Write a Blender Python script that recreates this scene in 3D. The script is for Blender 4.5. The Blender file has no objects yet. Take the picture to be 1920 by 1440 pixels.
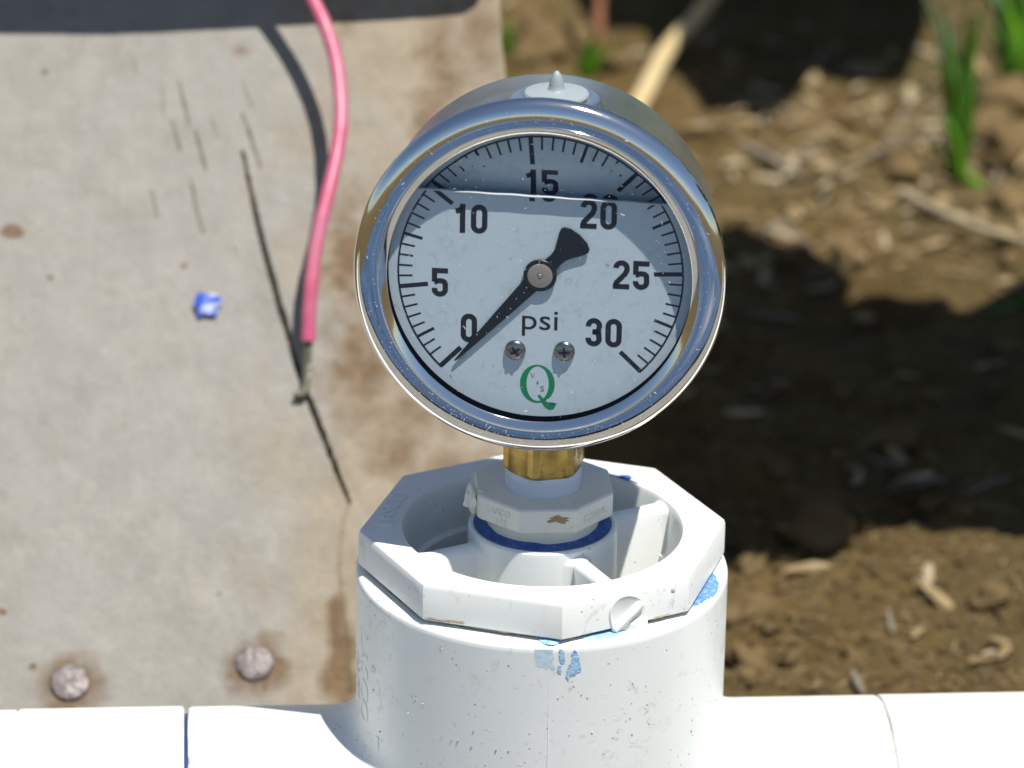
import bpy, bmesh, math, random
import numpy as np
from mathutils import Vector, Matrix, noise as mnoise

random.seed(7); rng = np.random.default_rng(7)
sc = bpy.context.scene
col = sc.collection
MM = 0.001

# ------------------------------------------------------------------ camera
CAM = np.array([-16.9, -780.1, 363.0])          # millimetres; origin = centre of the white octagonal bushing's top
PITCH, YAW, ROLL, FPX = -0.4049, 0.0138, 0.0145, 8574.6
fw = np.array([math.sin(YAW)*math.cos(PITCH), math.cos(YAW)*math.cos(PITCH), math.sin(PITCH)])
_rt = np.array([math.cos(YAW), -math.sin(YAW), 0.0]); _up = np.cross(_rt, fw)
rt = math.cos(ROLL)*_rt + math.sin(ROLL)*_up
up = -math.sin(ROLL)*_rt + math.cos(ROLL)*_up
cam = bpy.data.cameras.new('camera'); camo = bpy.data.objects.new('camera', cam); col.objects.link(camo)
M = Matrix.Identity(4)
for i in range(3):
    M[i][0], M[i][1], M[i][2], M[i][3] = rt[i], up[i], -fw[i], CAM[i]*MM
camo.matrix_world = M
cam.sensor_width = 36; cam.lens = FPX/1920*36
cam.clip_start = 0.02; cam.clip_end = 500
cam.dof.use_dof = True; cam.dof.focus_distance = 0.838; cam.dof.aperture_fstop = 20
sc.camera = camo

# ------------------------------------------------------------------ sky, sun, exposure
SUN = np.array([0.215, -0.235, 0.948]); SUN /= np.linalg.norm(SUN)
world = bpy.data.worlds.new('World'); sc.world = world; world.use_nodes = True
wn = world.node_tree.nodes; wl = world.node_tree.links
bg = wn['Background']; sky = wn.new('ShaderNodeTexSky'); sky.sky_type = 'NISHITA'; sky.sun_disc = False
sky.sun_elevation = math.asin(SUN[2]); sky.sun_rotation = math.atan2(SUN[0], SUN[1])
sky.altitude = 300; sky.air_density = 1.0; sky.dust_density = 0.6; sky.ozone_density = 1.0
wl.new(sky.outputs[0], bg.inputs[0]); bg.inputs[1].default_value = 0.07
sl = bpy.data.lights.new('sun', 'SUN'); sl.energy = 4.6; sl.angle = math.radians(0.53); sl.color = (1.0, 0.955, 0.88)
so = bpy.data.objects.new('sun', sl); col.objects.link(so)
so.rotation_euler = Vector(SUN).to_track_quat('Z', 'Y').to_euler(); so.location = (0.3, -0.3, 1.5)
vs = sc.view_settings; vs.view_transform = 'Standard'; vs.look = 'None'; vs.gamma = 1; vs.use_curve_mapping = False
vs.exposure = 0.52
sc.cycles.max_bounces = 10; sc.cycles.transparent_max_bounces = 16

# ------------------------------------------------------------------ helpers
def pray(x, y):
    d = fw + rt*(x-960)/FPX - up*(y-720)/FPX
    return d/np.linalg.norm(d)
def hit(x, y, P, N):
    d = pray(x, y); P = np.array(P, float); N = np.array(N, float)
    return CAM + d*(np.dot(P-CAM, N)/np.dot(d, N))
GZ = -113.0
def gnd(x, y, z=GZ): return hit(x, y, (0, 0, z), (0, 0, 1))

WORLD = {}
def thing(name, base, label, cat, group=None):
    o = bpy.data.objects.new(name, None); col.objects.link(o); o.empty_display_size = 0.01
    o.location = Vector(base)*MM; WORLD[o.name] = np.array(base, float)
    tag(o, label, cat, group); return o
def tag(o, label=None, cat=None, group=None, kind=None):
    if label: o['label'] = label
    if cat: o['category'] = cat
    if group: o['group'] = group
    if kind: o['kind'] = kind
def mk(name, V, F, mat, parent=None, smooth=True, sharp=35, base=None):
    """link one mesh object from world-space millimetre vertices"""
    V = np.asarray(V, float).reshape(-1, 3)
    off = WORLD[parent.name] if parent is not None else (np.array(base, float) if base is not None else np.zeros(3))
    me = bpy.data.meshes.new(name)
    me.from_pydata(((V-off)*MM).tolist(), [], [list(map(int, f)) for f in F]); me.update()
    if smooth:
        me.polygons.foreach_set('use_smooth', [True]*len(me.polygons))
        if sharp: me.set_sharp_from_angle(angle=math.radians(sharp))
    me.materials.append(mat)
    o = bpy.data.objects.new(name, me); col.objects.link(o); o.parent = parent
    if parent is None: o.location = Vector(off)*MM
    WORLD[o.name] = off
    return o
class Mesh:
    def __init__(s): s.V = []; s.F = []
    def add(s, V, F):
        n = len(s.V); s.V += [tuple(v) for v in V]; s.F += [tuple(int(i)+n for i in f) for f in F]; return s
    def build(s, name, mat, parent=None, **k): return mk(name, s.V, s.F, mat, parent, **k)
def rev(profile, seg=96, closed=False, rfun=None, a0=0.0, a1=2*math.pi):
    """revolve (r, h) profile: returns verts in (x, y, h) and faces; rfun(i, theta, r) may reshape the radius"""
    full = abs(a1-a0-2*math.pi) < 1e-6
    n = seg if full else seg+1
    V = []; F = []; m = len(profile)
    for j in range(n):
        th = a0+(a1-a0)*j/seg
        for i, (r, h) in enumerate(profile):
            rr = rfun(i, th, r) if rfun else r
            V.append((rr*math.cos(th), rr*math.sin(th), h))
    for j in range(seg):
        k = (j+1) % n
        for i in range(m-1 if not closed else m):
            i2 = (i+1) % m
            F.append((j*m+i, k*m+i, k*m+i2, j*m+i2))
    return np.array(V), F
def tube(path, r, seg=10, cap=True):
    P = [np.array(p, float) for p in path]; n = len(P); V = []; F = []
    rr = r if hasattr(r, '__len__') else [r]*n
    t0 = P[1]-P[0]; t0 /= np.linalg.norm(t0); a = np.cross(t0, [0.31, 0.2, 0.93]); a /= np.linalg.norm(a)
    for i in range(n):
        t = P[min(i+1, n-1)]-P[max(i-1, 0)]; t /= np.linalg.norm(t)+1e-12
        a = a-t*np.dot(a, t); a /= np.linalg.norm(a)+1e-12; b = np.cross(t, a)
        for k in range(seg):
            q = 2*math.pi*k/seg; V.append(P[i]+rr[i]*(math.cos(q)*a+math.sin(q)*b))
    for i in range(n-1):
        for k in range(seg):
            k2 = (k+1) % seg; F.append((i*seg+k, i*seg+k2, (i+1)*seg+k2, (i+1)*seg+k))
    if cap: F.append(tuple(range(seg))[::-1]); F.append(tuple((n-1)*seg+k for k in range(seg)))
    return V, F
def spline(pts, n=60):
    """Catmull-Rom through points"""
    P = [np.array(p, float) for p in pts]; P = [2*P[0]-P[1]]+P+[2*P[-1]-P[-2]]; out = []
    m = len(P)-3
    for i in range(n+1):
        u = i/n*m; k = min(int(u), m-1); t = u-k; p0, p1, p2, p3 = P[k:k+4]
        out.append(0.5*((2*p1)+(p2-p0)*t+(2*p0-5*p1+4*p2-p3)*t*t+(3*p1-p0-3*p2+p3)*t**3))
    return out
def box(c, s, R=None):
    V = [np.array([x, y, z])*np.array(s)/2 for x in (-1, 1) for y in (-1, 1) for z in (-1, 1)]
    if R is not None: V = [R@v for v in V]
    V = [v+np.array(c) for v in V]
    return V, [(0, 1, 3, 2), (4, 6, 7, 5), (0, 4, 5, 1), (2, 3, 7, 6), (0, 2, 6, 4), (1, 5, 7, 3)]
def lump(r, seedv, sub=2, amp=0.35, freq=1.2, sq=(1, 1, 1)):
    bm = bmesh.new(); bmesh.ops.create_icosphere(bm, subdivisions=sub, radius=1.0)
    V = []
    for v in bm.verts:
        p = v.co; k = 1+amp*mnoise.noise(p*freq+Vector((seedv*3.1, seedv*1.7, 5.0)))*1.6
        V.append((p.x*k*r*sq[0], p.y*k*r*sq[1], p.z*k*r*sq[2]))
    F = [tuple(v.index for v in f.verts) for f in bm.faces]; bm.free()
    return np.array(V), F
def vnoise(x, y, seed=0):
    """vectorised smooth value noise on arrays"""
    x = np.asarray(x, float); y = np.asarray(y, float)
    xi = np.floor(x).astype(int); yi = np.floor(y).astype(int); fx = x-xi; fy = y-yi
    fx = fx*fx*(3-2*fx); fy = fy*fy*(3-2*fy)
    def h(a, b):
        n = (a*374761393+b*668265263+seed*974634213) & 0x7fffffff
        n = ((n ^ (n >> 13))*1274126177) & 0x7fffffff
        return ((n ^ (n >> 16)) & 0xffff)/65535.0
    return (h(xi, yi)*(1-fx)+h(xi+1, yi)*fx)*(1-fy)+(h(xi, yi+1)*(1-fx)+h(xi+1, yi+1)*fx)*fy
def fbm(x, y, seed=0, oct=4):
    s = 0; a = 0.5; f = 1.0
    for i in range(oct): s = s+a*vnoise(x*f, y*f, seed+i*17); a *= 0.5; f *= 2.03
    return s

# ------------------------------------------------------------------ materials
def mat(name, color=(.8, .8, .8), rough=.5, metal=0.0, spec=.5):
    m = bpy.data.materials.new(name); m.use_nodes = True; b = m.node_tree.nodes['Principled BSDF']
    b.inputs['Base Color'].default_value = (*color, 1); b.inputs['Roughness'].default_value = rough
    b.inputs['Metallic'].default_value = metal; b.inputs['Specular IOR Level'].default_value = spec
    return m
class N:
    """small node-building helper"""
    def __init__(s, m): s.m = m; s.t = m.node_tree; s.b = s.t.nodes['Principled BSDF']
    def new(s, k, **a):
        n = s.t.nodes.new(k)
        for q, v in a.items(): setattr(n, q, v)
        return n
    def link(s, a, b): s.t.links.new(a, b)
    def coord(s): 
        return s.new('ShaderNodeTexCoord').outputs['Object']
    def noise(s, scale, detail=4, rough=.55, vec=None, dist=0):
        n = s.new('ShaderNodeTexNoise'); n.inputs['Scale'].default_value = scale; n.inputs['Detail'].default_value = detail
        n.inputs['Roughness'].default_value = rough; n.inputs['Distortion'].default_value = dist
        s.link(vec if vec is not None else s.coord(), n.inputs['Vector']); return n.outputs['Fac']
    def ramp(s, fac, stops):
        r = s.new('ShaderNodeValToRGB'); e = r.color_ramp.elements
        while len(e) < len(stops): e.new(0.5)
        for i, (p, c) in enumerate(stops):
            e[i].position = p; e[i].color = (*c, 1) if len(c) == 3 else c
        s.link(fac, r.inputs[0]); return r.outputs[0]
    def mix(s, fac, a, b, blend='MIX'):
        n = s.new('ShaderNodeMix', data_type='RGBA', blend_type=blend)
        for sock, v in ((n.inputs[0], fac), (n.inputs[6], a), (n.inputs[7], b)):
            if hasattr(v, 'links') or hasattr(v, 'is_linked'): s.link(v, sock)
            elif isinstance(v, (int, float)): sock.default_value = v
            else: sock.default_value = (*v, 1)
        return n.outputs[2]
    def math(s, op, a, b=None):
        n = s.new('ShaderNodeMath', operation=op)
        for sock, v in ((n.inputs[0], a), (n.inputs[1], b)):
            if v is None: continue
            if isinstance(v, (int, float)): sock.default_value = v
            else: s.link(v, sock)
        return n.outputs[0]
    def bump(s, h, strength, dist=0.001):
        n = s.new('ShaderNodeBump'); n.inputs['Strength'].default_value = strength; n.inputs['Distance'].default_value = dist
        s.link(h, n.inputs['Height']); s.link(n.outputs[0], s.b.inputs['Normal'])
    def base(s, c): s.link(c, s.b.inputs['Base Color'])
    def rough(s, c): s.link(c, s.b.inputs['Roughness'])

def pvc_material(name, tint=(.79, .805, .785), dirt=0.7):
    m = mat(name, tint, .33); n = N(m)
    big = n.noise(45, 3, .6)
    c = n.mix(n.ramp(big, [(.35, (0, 0, 0)), (.75, (.5, .5, .5))]), tint, (tint[0]*.93, tint[1]*.92, tint[2]*.86))
    # scattered grit: small voronoi dots let through only where a slower noise allows
    vo = n.new('ShaderNodeTexVoronoi'); vo.inputs['Scale'].default_value = 760; n.link(n.coord(), vo.inputs['Vector'])
    dots = n.math('LESS_THAN', vo.outputs['Distance'], .17)
    area = n.ramp(n.noise(110, 4, .65), [(.55, (0, 0, 0)), (.62, (1, 1, 1))])
    c = n.mix(n.math('MULTIPLY', n.math('MULTIPLY', dots, area), dirt), c, (.22, .19, .12))
    film = n.ramp(n.noise(190, 7, .78, dist=1.0), [(.57, (0, 0, 0)), (.66, (1, 1, 1))]); gate = n.ramp(n.noise(38, 2, .5), [(.46, (0, 0, 0)), (.58, (1, 1, 1))])
    c = n.mix(n.math('MULTIPLY', n.math('MULTIPLY', film, gate), dirt*.75), c, (.36, .33, .20))
    mps = n.new('ShaderNodeMapping'); mps.inputs['Rotation'].default_value = (.3, .5, .9); mps.inputs['Scale'].default_value = (900, 40, 300); n.link(n.coord(), mps.inputs['Vector'])
    c = n.mix(n.math('MULTIPLY', n.ramp(n.noise(1.0, 2, .5, vec=mps.outputs[0]), [(.68, (0, 0, 0)), (.74, (1, 1, 1))]), dirt*.3), c, (.45, .44, .38))
    n.base(c); n.rough(n.ramp(n.noise(300, 3), [(.3, (.28,)*3), (.7, (.45,)*3)]))
    n.bump(n.noise(700, 3), .05, .0003)
    return m
PVC = pvc_material('white_pvc')
PVC2 = pvc_material('cream_pvc', (.76, .76, .70), .45)
PVC3 = pvc_material('white_pvc_clean', (.80, .82, .80), .55)
BLUE = mat('blue_primer', (.055, .17, .52), .45); n_ = N(BLUE)
n_.base(n_.ramp(n_.noise(900, 4, .7), [(.3, (.015, .055, .24)), (.55, (.03, .11, .37)), (.72, (.10, .22, .48))]))
LBLUE = mat('pale_blue_primer', (.25, .45, .68), .5); n_ = N(LBLUE)
n_.base(n_.ramp(n_.noise(700, 4, .7), [(.3, (.17, .38, .68)), (.6, (.36, .56, .74)), (.75, (.62, .72, .76))]))
n_.bump(n_.noise(1500, 3), .5, .0004)
MBLUE = mat('bright_blue_primer', (.07, .22, .55), .5); n_ = N(MBLUE)
n_.base(n_.ramp(n_.noise(1300, 4, .75), [(.35, (.05, .16, .40)), (.55, (.13, .28, .52)), (.66, (.45, .55, .62))]))
NAVY = mat('dark_blue_glue', (.012, .03, .12), .5)
WBLUE = mat('washed_blue_primer', (.5, .64, .72), .4); n_ = N(WBLUE)
n_.base(n_.ramp(n_.noise(800, 5, .7), [(.3, (.36, .56, .70)), (.7, (.68, .74, .74))]))
TANGLUE = mat('dried_glue', (.62, .58, .46), .3)

CHROME = mat('polished_steel', (.74, .74, .73), .06, 1.0); n_ = N(CHROME)
n_.rough(n_.ramp(n_.noise(260, 5, .7), [(.35, (.045,)*3), (.8, (.13,)*3)])); n_.bump(n_.noise(120, 3), .03, .0004)
STEEL = mat('case_steel', (.86, .86, .84), .12, 1.0); n_ = N(STEEL)
n_.rough(n_.ramp(n_.noise(200, 5, .7), [(.3, (.27,)*3), (.8, (.33,)*3)])); n_.bump(n_.noise(90, 3), .06, .0006)
SCREWM = mat('plated_screw', (.30, .30, .29), .25, 1.0)
BRASS = mat('brass', (.46, .32, .10), .34, 1.0); n_ = N(BRASS)
mp = n_.new('ShaderNodeMapping'); mp.inputs['Scale'].default_value = (60, 60, 1600); n_.link(n_.coord(), mp.inputs['Vector'])
br = n_.noise(1.0, 4, .7, vec=mp.outputs[0]); n_.bump(br, .35, .0002)
n_.base(n_.mix(n_.ramp(n_.noise(260, 4), [(.4, (0, 0, 0)), (.7, (1, 1, 1))]), (.47, .33, .10), (.32, .20, .055)))
TAPE = mat('thread_tape', (.74, .78, .88), .5)
SEAL = mat('grey_rubber', (.27, .31, .325), .45)
BLACK = mat('black_enamel', (.012, .012, .013), .38)
INK = mat('black_ink', (.012, .012, .016), .45); n_ = N(INK)
n_.base(n_.ramp(n_.noise(1400, 4, .8), [(.62, (.012, .012, .016)), (.74, (.09, .10, .11))]))
GREEN_INK = mat('green_ink', (.006, .22, .085), .45)
GREY_INK = mat('grey_ink', (.14, .17, .19), .5)
DIAL = mat('dial_white', (.53, .62, .675), .5); n_ = N(DIAL)
n_.base(n_.mix(n_.ramp(n_.noise(330, 5, .65, dist=1.2), [(.54, (0, 0, 0)), (.70, (.6,)*3)]), (.53, .62, .675), (.40, .475, .53)))
PIN = mat('hub_cap_metal', (.46, .40, .34), .42, .6)
GLASS = bpy.data.materials.new('clear_window'); GLASS.use_nodes = True
g = GLASS.node_tree; g.nodes.clear()
go = g.nodes.new('ShaderNodeOutputMaterial'); gm = g.nodes.new('ShaderNodeMixShader'); gw_ = g.nodes.new('ShaderNodeLayerWeight'); gw_.inputs[0].default_value = .5; gq = g.nodes.new('ShaderNodeMath'); gq.operation = 'POWER'; gq.inputs[1].default_value = 5.0; gf = g.nodes.new('ShaderNodeMath'); gf.operation = 'MULTIPLY_ADD'; gf.inputs[1].default_value = .6; gf.inputs[2].default_value = .045; g.links.new(gw_.outputs['Facing'], gq.inputs[0]); g.links.new(gq.outputs[0], gf.inputs[0])
gt = g.nodes.new('ShaderNodeBsdfTransparent'); gt.inputs[0].default_value = (.97, .98, .98, 1); gg = g.nodes.new('ShaderNodeBsdfGlossy'); gg.inputs['Roughness'].default_value = .05
g.links.new(gf.outputs[0], gm.inputs[0]); g.links.new(gt.outputs[0], gm.inputs[1]); g.links.new(gg.outputs[0], gm.inputs[2]); g.links.new(gm.outputs[0], go.inputs[0])
MENISCUS = mat('liquid_edge', (.62, .67, .70), .25)
DUST = mat('dust', (.62, .62, .58), .8)

PINK = mat('pink_insulation', (.62, .16, .24), .42); n_ = N(PINK)
n_.base(n_.mix(n_.ramp(n_.noise(120, 4), [(.35, (0, 0, 0)), (.75, (1, 1, 1))]), (.47, .085, .17), (.49, .18, .245)))
n_.base(n_.mix(n_.ramp(n_.noise(420, 5, .75), [(.56, (0, 0, 0)), (.68, (.5,)*3)]), n_.b.inputs['Base Color'].links[0].from_socket, (.36, .17, .18)))
STRAND = mat('tarnished_copper', (.15, .145, .105), .5, .5)
RUST = mat('rusty_nail', (.27, .20, .19), .5, .35); n_ = N(RUST)
n_.base(n_.ramp(n_.noise(500, 5, .7), [(.3, (.07, .042, .028)), (.46, (.125, .105, .10)), (.6, (.175, .16, .165)), (.72, (.30, .28, .29))])); n_.bump(n_.noise(600, 4), .7, .0006)
CHIPBLUE = mat('blue_plastic', (.06, .12, .55), .18); n_ = N(CHIPBLUE)
n_.base(n_.ramp(n_.noise(330, 3, .6), [(.38, (.03, .07, .36)), (.5, (.08, .14, .45)), (.58, (.42, .46, .58)), (.7, (.55, .58, .66))]))  # pale stops imitate highlights on the scrap's facets

# ------------------------------------------------------------------ ground (structure)
SOIL = mat('garden_soil', (.2, .14, .08), .9, spec=.2); n_ = N(SOIL)
c1 = n_.ramp(n_.noise(26, 6, .6), [(.3, (.085, .054, .02)), (.5, (.14, .093, .034)), (.7, (.19, .132, .053))])
c2 = n_.mix(n_.ramp(n_.noise(9, 3), [(.42, (0, 0, 0)), (.60, (.8,)*3)]), c1, (.118, .094, .038))
c3 = n_.mix(n_.ramp(n_.noise(420, 3, .7), [(.64, (0, 0, 0)), (.70, (.7,)*3)]), c2, (.27, .22, .13))
n_.base(c3); n_.bump(n_.noise(240, 8, .7), .9, .004)
def axis(core, step, far):
    a = list(np.arange(0, core, step)); d = step
    while a[-1] < far: d *= 1.22; a.append(a[-1]+d)
    a = np.array(a); return np.concatenate([-a[:0:-1], a])
gx = axis(260, 3.2, 60000)+90; gy = axis(330, 3.2, 60000)+380
X, Y = np.meshgrid(gx, gy)
near = np.exp(-(np.maximum(np.hypot(X-90, Y-330)-500, 0)/700)**2)
Z = GZ + near*((fbm(X/70, Y/70, 3, 3)-.45)*13+(fbm(X/16, Y/16, 9, 4)-.47)*11+(fbm(X/7, Y/7, 14, 3)-.45)*3.5+np.maximum(fbm(X/30, Y/30, 21, 2)-.45, 0)*26)
pipe_dist = np.abs(Y+5-X*.056)
Z = np.where(pipe_dist < 60, np.minimum(Z, GZ+1.0), Z)
brd = (X < 15) & (X > -220) & (Y < 330) & (Y > 20); Z = np.where(brd, np.minimum(Z, GZ-.3), Z)
ny, nx = X.shape; idx = np.arange(ny*nx).reshape(ny, nx)
F = np.stack([idx[:-1, :-1], idx[:-1, 1:], idx[1:, 1:], idx[1:, :-1]], -1).reshape(-1, 4)
ground = mk('ground', np.stack([X, Y, Z], -1).reshape(-1, 3), F, SOIL, sharp=None); tag(ground, kind='structure')
def gz(x, y):
    i = int(np.clip(np.searchsorted(gy, y), 1, ny-1)); j = int(np.clip(np.searchsorted(gx, x), 1, nx-1))
    return float(Z[i-1:i+1, j-1:j+1].mean())
def gpix(x, y):
    p = gnd(x, y)
    for _ in range(4): p = gnd(x, y, gz(p[0], p[1]))
    return p

# ------------------------------------------------------------------ PVC tee
TZ = -76.1; TR = 35.0; RYAW = math.radians(3.2)
ru = np.array([math.cos(RYAW), math.sin(RYAW), 0]); rv = np.array([-math.sin(RYAW), math.cos(RYAW), 0])
RIM = -8.0
tee = thing('pipe_tee', (0, 0, TZ-TR), 'white plastic pipe tee with upright socket below the gauge', 'pipe fitting')
def tee_sdf(P):
    a = P@ru; b = P@rv; z = P[:, 2]-TZ
    def capcyl(rad, h, R, H, rd):
        dx = rad-R+rd; dy = np.abs(h)-H+rd
        return np.minimum(np.maximum(dx, dy), 0)+np.hypot(np.maximum(dx, 0), np.maximum(dy, 0))-rd
    d1 = np.hypot(P[:, 0], P[:, 1])-(TR+.12*np.clip((P[:, 2]+40)/30, -1, 1))
    d2 = capcyl(np.hypot(b, z), a, TR-.4, 67.2, .7)
    k = 7.0; h = np.maximum(k-np.abs(d1-d2), 0)/k
    s = np.minimum(d1, d2)-h*h*k*.25
    return np.where(P[:, 2] < TZ-5, d2, s)
def tee_body():
    bm = bmesh.new()
    bmesh.ops.create_cone(bm, cap_ends=True, segments=96, radius1=TR, radius2=TR, depth=-RIM-TZ+6, matrix=Matrix.Translation((0, 0, (RIM+6+TZ)/2+0)))
    m4 = Matrix.Translation((0, 0, TZ)) @ Matrix.Rotation(RYAW, 4, 'Z') @ Matrix.Rotation(math.pi/2, 4, 'Y')
    bmesh.ops.create_cone(bm, cap_ends=True, segments=96, radius1=TR-.4, radius2=TR-.4, depth=134.4, matrix=m4)
    me = bpy.data.meshes.new('tmp'); bm.to_mesh(me); bm.free()
    o = bpy.data.objects.new('tmp', me); col.objects.link(o)
    md = o.modifiers.new('r', 'REMESH'); md.mode = 'VOXEL'; md.voxel_size = 1.15
    dg = bpy.context.evaluated_depsgraph_get(); ev = o.evaluated_get(dg).to_mesh()
    V = np.array([v.co[:] for v in ev.vertices]); F = [tuple(p.vertices) for p in ev.polygons]
    o.evaluated_get(dg).to_mesh_clear(); bpy.data.objects.remove(o); bpy.data.meshes.remove(me)
    for _ in range(6):
        d = tee_sdf(V); e = .05; g_ = np.stack([(tee_sdf(V+np.eye(3)[i]*e)-tee_sdf(V-np.eye(3)[i]*e))/(2*e) for i in range(3)], 1)
        g_ /= (np.linalg.norm(g_, axis=1, keepdims=True)+1e-9)
        st = np.clip(d, -2, 2)[:, None]*g_; st[V[:, 2] > RIM-1] *= np.array([1, 1, 0]); V = V-st
    cut = RIM-1.6
    keep = []
    top = set(np.nonzero(V[:, 2] > cut)[0].tolist())
    for f in F:
        if all(i in top for i in f): continue
        keep.append(f)
    for i in top: V[i, 2] = min(V[i, 2], cut+.02)
    used = sorted({i for f in keep for i in f}); mp_ = {a: b for b, a in enumerate(used)}
    return V[used], [tuple(mp_[i] for i in f) for f in keep]
V, F = tee_body()
body = mk('body', V, F, PVC, tee, sharp=50)
# rim and bore of the upright socket
prof = [(35.10, RIM-1.9), (35.10, RIM-1.0), (34.9, RIM-.45), (34.4, RIM-.12), (33.8, RIM), (31.6, RIM), (31.1, RIM-.4), (30.9, RIM-1.0), (30.6, RIM-38), (27.0, RIM-38.6), (26.6, TZ+5), (26.0, TZ-22), (0.01, TZ-24)]
V, F = rev(prof, 128); mk('socket_rim', V, F, PVC, tee, sharp=60)
# mould parting line down the front of the tee
V, F = tube([(0.9, -35.05, z) for z in np.linspace(RIM-2.5, -60, 12)], .07, 6); mk('mould_line', V, F, PVC, tee)

# neighbours along the run
def run_pts(V, F, x0):
    """(r cos, r sin, h) revolve -> along the pipe axis"""
    V = np.asarray(V); return [ru*(x0+v[2])+rv*v[0]+np.array([0, 0, TZ+v[1]]) for v in V], F
def sleeve(name, a, b, R, rd, matl, parent):
    prof = [(R-6, a), (R-rd, a), (R-rd*.3, a+rd*.3), (R, a+rd), (R, b-rd), (R-rd*.3, b-rd*.3), (R-rd, b), (R-6, b)]
    V, F = rev(prof, 112); V, F = run_pts(V, F, 0); return mk(name, V, F, matl, parent, sharp=40)
cpl = thing('pipe_coupling', tuple(ru*-83+np.array([0, 0, TZ-TR])), 'short white plastic coupling with blue glue seam, beside the wooden board', 'pipe fitting')
sleeve('sleeve', -100.0, -67.9, 34.75, .7, PVC3, cpl)
sleeve('glue_seam', -68.5, -66.0, 33.3, .3, NAVY, cpl)
sleeve('glue_seam', -100.6, -99.0, 34.2, .2, PVC2, cpl)
sleeve('white_pipe', -420, -100.2, 34.6, .5, PVC3, None)
o = bpy.data.objects['white_pipe']; tag(o, 'white plastic pipe running on from the short coupling in front of the board', 'pipe')
o = sleeve('white_pipe', 67.6, 460, 34.7, .6, PVC3, None); tag(o, 'white plastic pipe lying before bare soil and straw, joined to the tee', 'pipe')
sl_ = sleeve('glue_seam', 66.2, 68.6, 33.2, .2, PVC2, o)

# ------------------------------------------------------------------ octagonal bushing with hub and spokes
bush = thing('reducer_bushing', (0, 0, -30), 'white octagonal reducer bushing with spoked hub set in the tee', 'pipe fitting')
RO, ROT = 34.77, 0.0904
def octr(th, R, rot, soft=.06, n=8):
    st = 2*math.pi/n; ph = (th-(-math.pi/2+rot)+st/2) % st-st/2         # 0 at a corner
    r = R*math.cos(st/2)/math.cos(st/2-abs(ph)); return r if r < R-soft else R-soft-(0.5*(soft-(R-r)))*0.2
octmap = {2: -.95, 3: -.25, 4: 0., 5: 0., 6: -.5}
prof = [(26.15, -.9), (26.5, -.25), (33.0, 0.0), (33.0, -.22), (33.0, -.85), (33.0, -6.9), (33.0, -7.3), (30.8, -7.3), (30.45, -9), (30.3, -34), (24.6, -34), (24.7, -10.8), (25.6, -10.2), (25.85, -9.2)]
prof[0] = (26.15, -.9)
def rf(i, th, r): return octr(th, RO, ROT)+octmap[i] if i in octmap else r
V, F = rev(prof, 160, closed=True, rfun=rf, a0=-math.pi/2+ROT, a1=1.5*math.pi+ROT)
mk('octagonal_collar', V, F, PVC, bush, sharp=28)
V, F = rev([(12.85, -6), (12.85, .15), (13.1, .45), (13.6, .45), (13.95, .1), (14.05, -.8), (14.3, -32), (10.0, -32)], 96); mk('hub', V, F, PVC3, bush)
for k in range(4):
    a = math.radians(27.6+90*k); e = np.array([math.cos(a), math.sin(a), 0]); p = np.array([-e[1], e[0], 0]); z1 = -.9
    cs = [(1.75, -32), (1.7, z1-1.5), (1.45, z1-.7), (.95, z1-.2), (.3, z1), (-.3, z1), (-.95, z1-.2), (-1.45, z1-.7), (-1.7, z1-1.5), (-1.75, -32)]
    Vs = []; rs = [13.6, 14.4, 15.3, 24.6, 25.5, 26.3]; wide = [1.9, 1.35, 1.0, 1.0, 1.35, 2.0]
    for r, w in zip(rs, wide):
        for c, z in cs: Vs.append(e*r+p*c*w+np.array([0, 0, z]))
    m = len(cs); Fs = [(i*m+j, (i+1)*m+j, (i+1)*m+j+1, i*m+j+1) for i in range(len(rs)-1) for j in range(m-1)]
    mk('spoke', Vs, Fs, PVC3, bush, sharp=50)
# moulding gate scar on one flat of the collar
def on_cyl(px, py, R):
    d = pray(px, py); A = d[0]**2+d[1]**2; B = 2*(CAM[0]*d[0]+CAM[1]*d[1]); Cc = CAM[0]**2+CAM[1]**2-R*R
    return CAM+d*((-B-math.sqrt(B*B-4*A*Cc))/(2*A))
fa = -math.pi/2+ROT+math.pi/8; fn = np.array([math.cos(fa), math.sin(fa), 0]); ft = np.array([-fn[1], fn[0], 0]); AP = RO*math.cos(math.pi/8)
sc0 = hit(1174, 1150, fn*AP, fn)
mm = Mesh(); pts = []
for rr, hgt in ((4.1, -.05), (3.75, .32), (3.25, .12), (0.01, .10)):
    for k in range(28):
        q = 2*math.pi*k/28; w = rr*(1+.05*math.sin(3*q+1)); pts.append(sc0+ft*w*math.cos(q)*.95+np.array([0, 0, 1])*w*math.sin(q)*1.0+fn*hgt)
mm.add(pts, [(i*28+k, i*28+(k+1) % 28, (i+1)*28+(k+1) % 28, (i+1)*28+k) for i in range(3) for k in range(28)])
scar = mm.build('gate_scar', PVC, bush, sharp=60)
dr = ft*.80+np.array([0, 0, 1])*.62; dr /= np.linalg.norm(dr)
V, F = tube([sc0+dr*q+fn*(.1)+np.array([0, 0, -.6])+ft*.3 for q in (-3.9, -3.5, -2, 0, 2, 3.3, 3.7)], [.35, .75, .9, 1.0, 1.0, .85, .3], 8); mk('ridge', V, F, PVC, scar)
R3 = np.stack([ft, fn, np.array([0, 0, 1])], 1)
V, F = lump(1.0, 12, 2, .3, 1.5, (2.2, .8, 1.5)); mk('flap', [R3@v+sc0+ft*2.4+np.array([0, 0, -2.7])+fn*.1 for v in V], F, PVC, scar)

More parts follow.
